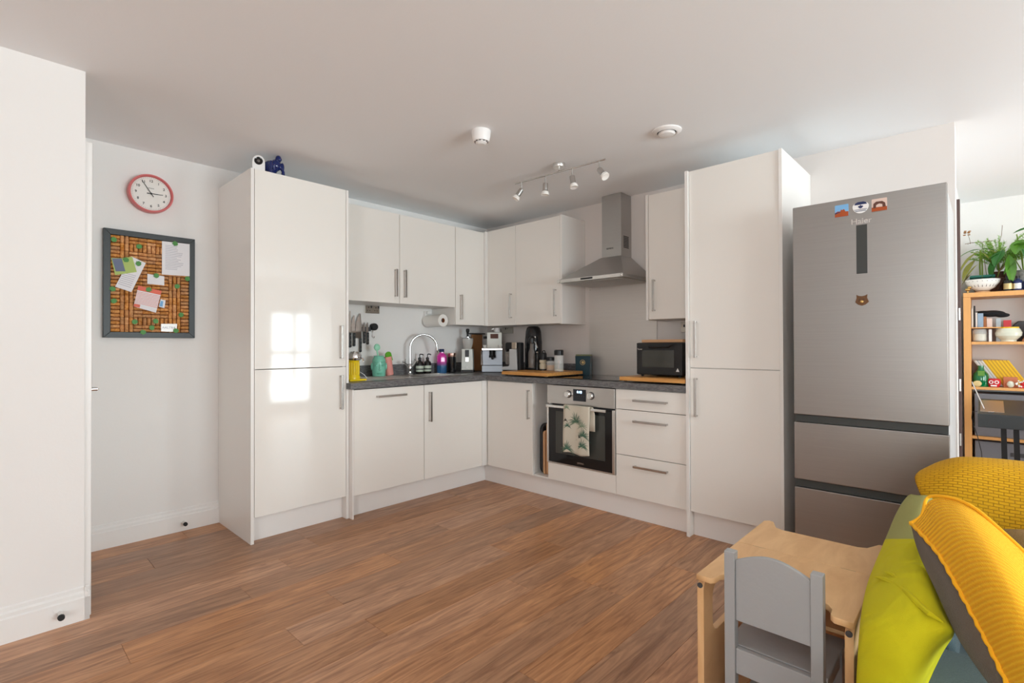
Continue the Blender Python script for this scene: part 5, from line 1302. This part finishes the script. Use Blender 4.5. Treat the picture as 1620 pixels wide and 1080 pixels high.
b.build('knit_edge', 'rib_knit', c)
c = thing('tan_cushion', 'tan brown cushion corner behind the yellow knit cushion', 'cushion', (1.85, -.2, .55))
b = MB(); pts_ = []
q0, q1, q2, q3 = P(1586, 836, 1.93), P(1640, 1000, 1.80), P(1800, 1000, 1.60), P(1760, 842, 1.75)
def pq(u, v, s_):
    p_ = (q0*(1-u)+q1*u)*(1-v)+(q3*(1-u)+q2*u)*v; return p_ + Vector((-1, -.2, .3)).normalized()*s_*.05*(max(0, 1-(2*u-1)**4)*max(0, 1-(2*v-1)**4))**.5
for s_ in (1, -1): b.grid([[pq(i/12, j/12, s_) for j in range(13)] for i in range(13)])
bmesh.ops.remove_doubles(b.bm, verts=b.bm.verts, dist=.0005)
b.build('cover', 'tan_fabric', c)

# ------------------------------------------------------------------ bookcase at the far wall
BX0, BX1 = 5.50, 5.84; yl, yr = .145, -1.05
c = thing('bookcase', 'oak bookcase against the far wall beyond the fridge', 'bookcase', (5.6, -.45, 0))
bx(BX0, BX1, yl-.045, yl, 0, 1.575, bev=.002).build('side_panel', 'bookcase', c)
bx(BX0, BX1, yr, yr+.045, 0, 1.575, bev=.002).build('side_panel', 'bookcase', c)
bx(BX0, BX1, yr, yl, 1.5755, 1.612, bev=.002).build('top_panel', 'bookcase', c)
bx(BX1-.012, BX1, yr+.046, yl-.046, .05, 1.575).build('back_panel', 'carcase', c)
shz = (1.195, .835, .44, .07)
for z in shz: bx(BX0+.003, BX1-.013, yr+.046, yl-.046, z, z+.022, bev=.001).build('shelf', 'bookcase', c)
bx(BX0+.02, BX1-.013, -.055-.02, yl-.046, 1.325, 1.333).build('half_shelf', 'bookcase', c)
bx(BX0+.003, BX1-.013, -.46, -.42, .093, 1.5745, bev=.001).build('divider', 'bookcase', c)

# --- top of bookcase
z = 1.6125
c = thing('slotted_bowl', 'white slotted ceramic bowl on top of the oak bookcase', 'bowl', (5.60, .03, z))
MB().lathe([(0, 0), (.045, 0), (.045, .014), (.02, .018), (0, .018)], (5.60, .03, z), seg=24).build('foot', 'board_pale', c)
MB().lathe([(.04, .0185), (.075, .04), (.102, .08), (.108, .105), (.104, .106), (.07, .045), (0, .022)], (5.60, .03, z), seg=32).build('bowl_body', 'white_ceramic', c)
b = MB()
for k in range(22):
    a = 2*PI*k/22; b.tube([(5.60+(.078)*math.cos(a), .03+.078*math.sin(a), z+.045), (5.60+.1045*math.cos(a), .03+.1045*math.sin(a), z+.092)], .0022, seg=5)
b.build('slots', 'dark_grey', c)
c = thing('book', 'two-winged dark green open booklet lying in the white bowl', 'booklet', (5.60, .03, z+.1))
b = MB(); b.box(5.55, 5.65, .032, .105, z+.108, z+.125); b.box(5.55, 5.65, -.045, .028, z+.108, z+.125); b.rot(Matrix.Rotation(.35, 3, 'Y'), (5.60, .03, z+.11)); b.build('cover', 'teal_dark', c, smooth=False)
c = thing('brass_ornament', 'small round brass ornament at the left end of the bookcase top', 'ornament', (5.56, .118, z))
b = MB(); b.sph((5.56, .118, z+.03), (.018, .018, .012)); b.sph((5.56, .108, z+.046), (.014, .014, .010)); b.cyl((5.56, .118, z), (5.56, .118, z+.02), .008, .005, 10); b.build('ornament_body', 'brass', c)
for (yy, r, h, bm_, lm, lab) in ((-.118, .030, .10, 'amber_black', 'gold', 'dark bottle with gold label on the bookcase top'), (-.172, .030, .095, 'navy', 'steel_light', 'navy bottle with silver label on the bookcase top'), (-.225, .028, .085, 'navy', 'navy', 'short dark blue bottle at the right edge of the bookcase top')):
    c = thing('bottle', lab, 'bottle', (5.56, yy, z), 'dark bottles on the bookcase top')
    MB().lathe([(0, 0), (r*.9, 0), (r*.9, h*.75), (r*.75, h*.85), (r*.35, h*.9), (r*.35, h), (0, h)], (5.56, yy, z), seg=20).build('bottle_body', bm_, c)
    MB().lathe([(0, h+.0003), (r*.42, h+.0003), (r*.42, h+.02), (0, h+.022)], (5.56, yy, z), seg=16).build('cap', 'black', c)
    MB().lathe([(r*.905, .015), (r*.93, .015), (r*.93, h*.6), (r*.905, h*.6)], (5.56, yy, z), seg=20).build('label_band', lm, c)

def leaf_mesh(name, m, parent, base, dirv, L_, W_, droop=.3, curl=.15, up_=Vector((0, 0, 1))):
    base = Vector(base); d = Vector(dirv).normalized(); s_ = d.cross(up_).normalized(); n_ = s_.cross(d).normalized(); R_ = []
    prof = (.04, .62, .95, 1.0, .82, .5, .04)
    for i, w_ in enumerate(prof):
        t = i/(len(prof)-1); p = base+d*L_*t - Vector((0, 0, 1))*droop*L_*t*t
        R_.append([p+s_*W_/2*w_*k+n_*abs(k)*curl*W_*w_ for k in (-1, -.5, 0, .5, 1)])
    return MB().grid(R_).build(name, m, parent, smooth=True)
# pot plant with large leaves
c = thing('potted_plant', 'leafy pothos with broad dark leaves in a speckled grey pot on the bookcase', 'potted plant', (5.68, -.20, z))
MB().lathe([(0, 0), (.07, 0), (.085, .02), (.095, .16), (.09, .165), (.085, .15), (0, .14)], (5.70, -.21, z), seg=28).build('pot', 'pot_grey', c)
b = MB()
for p_ in ([(5.70, -.21, z+.14), (5.66, -.16, z+.26), (5.60, -.10, z+.27)], [(5.70, -.21, z+.14), (5.66, -.20, z+.30), (5.58, -.18, z+.33)], [(5.70, -.21, z+.14), (5.70, -.24, z+.32), (5.62, -.26, z+.36)], [(5.70, -.21, z+.14), (5.68, -.19, z+.35), (5.63, -.17, z+.45)]): b.tube(p_, .004, seg=6)
b.build('stems', 'stem', c)
for (bs, dv, L_, W_, m_) in (((5.58, -.055, z+.285), (-.1, .2, -1), .17, .10, 'leaf_dark'), ((5.57, -.125, z+.29), (-.1, -.05, -1), .21, .075, 'leaf_mid'), ((5.56, -.19, z+.33), (-.15, -.3, -1), .22, .13, 'leaf_dark'), ((5.56, -.15, z+.36), (-.2, -.9, -.1), .16, .10, 'leaf_mid'),
                             ((5.63, -.15, z+.46), (-.2, -.9, .35), .16, .06, 'leaf_dark'), ((5.60, -.08, z+.31), (-.3, .8, -.4), .10, .06, 'leaf_mid'), ((5.62, -.22, z+.30), (-.5, -.4, -.5), .16, .11, 'leaf_dark'), ((5.64, -.24, z+.42), (-.3, -.8, .2), .17, .10, 'leaf_mid'), ((5.58, -.09, z+.33), (-.4, .3, -.7), .14, .09, 'leaf_dark'), ((5.60, -.20, z+.40), (-.5, .2, -.5), .15, .10, 'leaf_mid'), ((5.59, -.16, z+.24), (-.3, .5, -.7), .12, .06, 'leaf_mid')):
    leaf_mesh('leaf', m_, c, bs, dv, L_, W_, droop=.15)
# fern, fine foliage
c = thing('fern', 'airy light green asparagus fern above the pothos on the bookcase', 'fern', (5.74, -.14, z+.16))
MB().lathe([(0, -.16), (.045, -.16), (.05, 0.02), (0, 0.02)], (5.79, -.07, z+.16), seg=20).build('pot', 'terracotta_brown', c)
b = MB(); rr = random.Random(5); st = MB()
for k in range(84):
    a = rr.uniform(0, 2*PI); rad = rr.uniform(.08, .26); h = rr.uniform(.05, .24)
    base = Vector((5.79, -.07, z+.18)); tip = Vector((5.66+rad*math.cos(a)*.5, -.13+rad*math.sin(a), z+.22+h)); mid = (base+tip)/2+Vector((0, 0, .07))
    pts_ = [base, mid, tip]; st.tube(pts_, .0009, seg=3)
    for q in range(26):
        t = .35+.65*q/26; p = (base*(1-t)**2 + mid*2*t*(1-t)+tip*t*t)
        for _ in range(3):
            d = Vector((rr.uniform(-1, 1), rr.uniform(-1, 1), rr.uniform(-.3, .9))).normalized()*rr.uniform(.012, .028); s_ = d.orthogonal().normalized()*.0022
            v = [b.bm.verts.new(p-s_), b.bm.verts.new(p+s_), b.bm.verts.new(p+d)]; b.bm.faces.new(v)
st.build('stems', 'stem', c); fo = b.build('foliage', 'fern', c, smooth=False); fo['kind'] = 'stuff'
# yellowing leafy plant on the left
c = thing('potted_plant', 'yellowing drooping plant in a dark pot behind the white bowl', 'potted plant', (5.73, .03, z))
MB().lathe([(0, 0), (.06, 0), (.10, .09), (.115, .12), (.105, .125), (.09, .10), (0, .09)], (5.72, .01, z), seg=26).build('pot', 'terracotta_brown', c)
b = MB(); b.tube([(5.70, .04, z+.10), (5.66, .045, z+.22), (5.62, .04, z+.35)], .006, seg=6); b.tube([(5.70, .03, z+.10), (5.67, .03, z+.22), (5.63, .035, z+.34)], .005, seg=6); b.tube([(5.72, -.05, z+.10), (5.66, -.07, z+.17), (5.64, -.06, z+.24)], .004, seg=6); b.build('stems', 'stem', c)
for (bs, dv, L_, W_, m_, dr) in (((5.62, .04, z+.355), (-.3, .9, .1), .16, .045, 'leaf_mid', .6), ((5.62, .04, z+.355), (-.3, -.9, .1), .13, .045, 'leaf_mid', .5), ((5.62, .05, z+.34), (-.3, .7, -.5), .17, .07, 'leaf_yellow', .6), ((5.63, .07, z+.28), (-.3, .5, -.9), .17, .09, 'leaf_yellow', .2),
                                 ((5.62, .055, z+.24), (-.1, .6, -.8), .16, .07, 'leaf_yellow', .2), ((5.61, .03, z+.33), (-.2, -.5, -.7), .12, .04, 'leaf_yellow', .3), ((5.64, -.06, z+.15), (.1, -.5, .9), .10, .05, 'leaf_dry', .2), ((5.63, .09, z+.17), (0, .6, -.7), .12, .035, 'leaf_dry', .2), ((5.60, -.01, z+.34), (-.1, -.8, -.3), .09, .03, 'leaf_yellow', .4)):
    leaf_mesh('leaf', m_, c, bs, dv, L_, W_, droop=dr)
# dry twig with dried flower
c = thing('dry_twig', 'bare thin twig with a dried orange flower above the yellowing plant', 'twig', (5.70, .06, z+.12))
b = MB(); b.tube([(5.72, .00, z+.10), (5.68, .02, z+.30), (5.66, .03, z+.42), (5.66, .09, z+.425), (5.66, .135, z+.42)], .0022, seg=5); b.tube([(5.66, .03, z+.42), (5.66, -.03, z+.425), (5.66, -.07, z+.40), (5.66, -.085, z+.46), (5.66, -.09, z+.54)], .0018, seg=5); b.tube([(5.66, .10, z+.425), (5.66, .115, z+.50)], .0015, seg=5)
rr = random.Random(3)
for k in range(14): p = Vector((5.66, .13-.016*k, z+.422)); b.tube([p, p+Vector((rr.uniform(-.01, .01), rr.uniform(-.01, .01), rr.uniform(-.012, .015)))], .0016, seg=4)
b.build('twig_stem', 'twig', c)
b = MB()
for k in range(9): b.sph((5.66+rr.uniform(-.012, .012), .118+rr.uniform(-.02, .02), z+.51+rr.uniform(-.018, .018)), (.010, .010, .005), 8, 6)
b.build('dried_petals', 'leaf_dry', c)

# --- upper compartment: small books on the half shelf, jars, vase
def book(x0, x1, y0, y1, z0, h, m, lab, grp, cat='book', lean=0, pages=True):
    t_ = thing('book', lab, cat, ((x0+x1)/2, (y0+y1)/2, z0), grp)
    b = MB(); b.box(x0, x0+.002, y0, y1, z0, z0+h); b.box(x0+.002, x1, y0, y0+.0015, z0, z0+h); b.box(x0+.002, x1, y1-.0015, y1, z0, z0+h)
    if lean: b.rot(Matrix.Rotation(lean, 3, 'X'), (x0, y0, z0))
    b.build('cover', m, t_, smooth=False)
    b = MB(); b.box(x0+.0022, x1-.004, y0+.0016, y1-.0016, z0+.003, z0+h-.003)
    if lean: b.rot(Matrix.Rotation(lean, 3, 'X'), (x0, y0, z0))
    b.build('pages', 'paper', t_, smooth=False); return t_
zz = 1.3335; GB = 'small books on the half shelf'
yy = yl-.047
for w_, h, m, lab in ((.012, .155, 'book_white', 'white spiral-edged book at the left end of the half shelf'), (.010, .175, 'book_black', 'tall black book on the half shelf'), (.012, .12, 'book_white', 'slim white book beside the pale blue book'),
                      (.034, .112, 'book_blue', 'pale blue book on the half shelf'), (.018, .085, 'book_brown', 'brown book on the half shelf'), (.032, .07, 'book_pink', 'pale pink book on the half shelf')):
    book(5.56, 5.70, yy-w_, yy-.001, zz+.0005, h, m, lab, GB); yy -= w_+.001
c = thing('black_cap', 'crumpled black cloth cap lying across the small books', 'cap', (5.60, .0, 1.42))
b = MB(); b.sph((5.64, -.02, 1.444), (.07, .085, .026)); b.sph((5.63, .03, 1.457), (.05, .05, .012)); b.sph((5.62, -.085, 1.428), (.05, .045, .018)); b.build('cloth', 'black_cloth', c, remesh=.006)
zz = 1.2175
book(5.58, 5.70, -.075, -.047, zz, .185, 'book_grey', 'grey book standing on the shelf beside the half shelf', 'books on the upper shelf')
book(5.62, 5.70, -.135, -.09, zz, .17, 'red', 'bright red book behind the glass vase', 'books on the upper shelf')
c = thing('glass_jar', 'large clear glass jar of shells under the half shelf', 'jar', (5.58, .055, zz))
MB().lathe([(0, 0), (.042, 0), (.045, .005), (.045, .085), (.038, .095), (.038, .10), (.034, .10), (.040, .084), (.040, .008), (0, .006)], (5.57, .05, zz), seg=24).build('jar_body', 'thin_glass', c)
MB().lathe([(0, .007), (.039, .008), (.039, .06), (0, .068)], (5.57, .05, zz), seg=20).build('contents', 'cereal', c)
c = thing('white_box', 'upright slim white box right of the shell jar', 'box', (5.56, -.01, zz)); bx(5.55, 5.60, -.022, -.004, zz, zz+.098, bev=.001).build('carton', 'white_plastic', c)
c = thing('glass_vase', 'squat pale green glass vase with yellow rim on the upper shelf', 'vase', (5.58, -.10, zz))
MB().lathe([(0, 0), (.045, 0), (.045, .012), (.055, .022), (.075, .045), (.078, .07), (.068, .095), (.062, .104), (.058, .104), (.06, .09), (.07, .06), (.05, .025), (0, .018)], (5.585, -.118, zz), seg=32, sx=1).build('vase_body', 'vase_glass', c)
MB().lathe([(.052, .1045), (.060, .1045), (.060, .114), (.052, .114), (.052, .1045)], (5.585, -.118, zz), seg=28).build('rim', 'book_yellow', c)
c = thing('grey_pouch', 'dark grey zipped pouch behind the leaning magazines', 'pouch', (5.70, -.215, zz))
b = MB(); b.prism([(-.05, 0), (.05, 0), (.062, .10), (.03, .135), (-.03, .13), (-.06, .095)], (5.70, -.205, zz+.03), (0, 1, 0), ZA, (1, 0, 0), .05); b.build('pouch_body', 'dark_grey', c, bev=.01); 
bx(5.69, 5.76, -.25, -.16, zz, zz+.029, bev=.002).build('pouch_base', 'dark_grey', c)
for k in range(6):
    book(5.56, 5.74, -.199-.0125*k, -.190-.0125*k, zz+.0005, .145, ('book_brown', 'book_white', 'book_black', 'book_pink', 'book_brown', 'book_white')[k], ('brown magazine leaning first from the vase', 'white magazine leaning second from the vase', 'black magazine leaning third from the vase', 'pink magazine leaning fourth from the vase', 'brown magazine leaning fifth from the vase', 'white magazine leaning last from the vase')[k], 'magazines leaning at the right of the upper shelf', 'magazine', lean=.45)
# --- middle compartment: leaning magazines, trinkets
zz = .8575; y0 = -.028
kk = 0
cols = ['book_white']*2+['book_grey']+['book_white']*3+['book_yellow']*14
for k, m in enumerate(cols):
    wv = .0085 if k < 6 else .0098
    kind_ = 'white' if m == 'book_white' else ('grey' if m == 'book_grey' else 'yellow')
    if kind_ == 'yellow': lab = ('leftmost yellow magazine, touching the white booklets' if k == 6 else 'rightmost yellow magazine of the leaning row' if k == 19 else 'yellow-spined magazine inside the leaning row on the middle shelf'); grp = 'yellow magazines leaning on the middle shelf'
    elif kind_ == 'grey': lab = 'grey-spined booklet among the white ones on the middle shelf'; grp = 'white booklets leaning on the middle shelf'
    else: lab = ('white booklet at the left end of the leaning row on the middle shelf', 'white booklet leaning second from the left on the middle shelf', '', 'white booklet just right of the grey-spined booklet', 'middle one of the three white booklets nearest the yellow magazines', 'white booklet touching the yellow magazines')[k]; grp = 'white booklets leaning on the middle shelf'
    book(5.60, 5.78, y0-wv, y0-.0004, zz+.0005, .235 if k < 6 else .24, (m if k % 2 else {'book_yellow': 'book_mustard', 'book_white': 'book_cream'}.get(m, m)), lab, grp, 'magazine')
    y0 -= wv*1.12
# shear the row into a lean: rotate each about its own foot
for o in list(bpy.data.objects):
    if o.get('group') in ('yellow magazines leaning on the middle shelf', 'white booklets leaning on the middle shelf'):
        o.rotation_euler[0] = math.radians(-30); o.location.z += .003
c = thing('green_bottle', 'dark green glass bottle with a heart tag, left on the middle shelf', 'bottle', (5.555, .055, zz))
MB().lathe([(0, 0), (.048, 0), (.05, .006), (.05, .08), (.044, .105), (.026, .125), (.019, .14), (.019, .168), (0, .168)], (5.555, .045, zz), seg=26).build('bottle_body', 'green_bottle', c)
b = MB(); b.box(5.5035, 5.5055, .022, .062, .945, .985); b.build('label_band', 'leaf_mid', c)
b = MB(); b.sph((5.503, .065, zz+.025), (.006, .026, .024)); b.build('heart_tag', 'skin_yellow', c)
c = thing('skull_mug', 'red mug with two round white-ringed eyes on the middle shelf', 'mug', (5.55, -.03, zz))
MB().lathe([(0, 0), (.030, 0), (.040, .02), (.042, .05), (.036, .066), (.033, .066), (.037, .045), (0, .01)], (5.55, -.03, zz), seg=26).build('mug_body', 'red', c)
b = MB()
for yy in (-.015, -.047): b.lathe([(.008, 0), (.0135, 0), (.0135, .003), (.008, .003), (.008, 0)], (5.5105, yy, zz+.040), axis=(-1, 0, 0), seg=16)
b.box(5.508, 5.514, -.048, -.012, zz+.006, zz+.018, bev=.002); b.build('eye_rings', 'white_ceramic', c)
c = thing('orange_tin', 'orange and green patterned box on the middle shelf', 'box', (5.57, -.11, zz)); bx(5.56, 5.60, -.165, -.085, zz, zz+.082, bev=.002).build('box_body', 'orange_glass', c)
b = MB(); b.sph((5.545, -.125, zz+.026), (.014, .022, .026)); q = thing('small_ornament', 'pale green rounded ornament in front of the orange box', 'ornament', (5.545, -.125, zz)); b.build('ornament_body', 'vase_glass', q)
c = thing('beaded_figure', 'red and white beaded figure at the right of the middle shelf', 'ornament', (5.545, -.19, zz))
b = MB(); b.box(5.53, 5.56, -.225, -.17, zz, zz+.02, bev=.004); b.sph((5.545, -.20, zz+.032), (.014, .022, .016)); b.build('figure_body', 'red', c)
b = MB(); rr = random.Random(9)
for k in range(16): b.sph((5.53+rr.uniform(-.004, .004), -.155-rr.uniform(0, .07), zz+.006+rr.uniform(0, .055)), .006, 8, 6)
b.build('beads', 'white_ceramic', c)
# --- lower: grey storage boxes
for (z0, h, lab) in ((.4625, .34, 'grey fabric storage box on the shelf behind the keyboard'), (.0925, .33, 'grey fabric storage box on the lowest shelf of the bookcase')):
    c = thing('storage_box', lab, 'storage box', (5.6, -.17, z0), 'grey boxes in the bookcase')
    bx(5.53, 5.80, -.40, .085, z0, z0+h, bev=.006).build('box_body', 'box_grey', c)
    bx(5.526, 5.5295, -.21, -.12, z0+h-.10, z0+h-.07, bev=.001).build('pull_tab', 'dark_grey', c)

# --- digital piano on a stand
c = thing('digital_piano', 'black digital piano on a dark stand in front of the bookcase', 'keyboard', (4.9, -.6, 0))
b = MB(); KY = .055
b.hexa([(4.60, KY-1.3, .645), (5.05, KY-1.3, .645), (5.05, KY, .645), (4.60, KY, .645), (4.60, KY-1.3, .735), (5.05, KY-1.3, .80), (5.05, KY, .80), (4.60, KY, .735)])
b.build('piano_body', 'piano', c, smooth=False, bev=.004)
b = MB(); b.hexa([(4.66, KY-.13, .7446), (5.0, KY-.13, .7937), (5.0, KY-.012, .7937), (4.66, KY-.012, .7446), (4.66, KY-.13, .7456), (5.0, KY-.13, .7947), (5.0, KY-.012, .7947), (4.66, KY-.012, .7456)]); b.build('top_panel', 'beige_metal', c, smooth=False)
bx(4.64, 4.72, KY-.08, KY-.05, .7445, .749).build('slider', 'steel_light', c)
for k, yy in enumerate((-.065, -.125, -.235)):
    b = MB(); b.hexa([(4.72, yy-.03, 0), (4.76, yy-.03, 0), (4.76, yy, 0), (4.72, yy, 0), (4.72, yy-.02, .644), (4.76, yy-.02, .644), (4.76, yy+.008, .644), (4.72, yy+.008, .644)]); b.build('stand_leg', 'black', c, smooth=False)
c = thing('power_cable', 'thin black cable looping from the piano down past the bookcase', 'cable', (4.8, .07, .6))
MB().tube([(4.80, .058, .73), (4.80, .085, .725), (4.80, .088, .68), (4.80, .075, .62), (4.80, .058, .55), (4.80, .04, .45), (4.80, .035, .36), (4.80, .03, .2), (4.80, .03, .003)], .0025, seg=6).build('cable_run', 'black', c)
c = thing('music_stand_rod', 'thin striped metal antenna leaning over the piano top', 'rod', (4.8, .03, .8))
MB().tube([(4.72, .022, .757), (4.86, .085, .93)], .0035, seg=8).build('rod_body', 'steel_light', c)
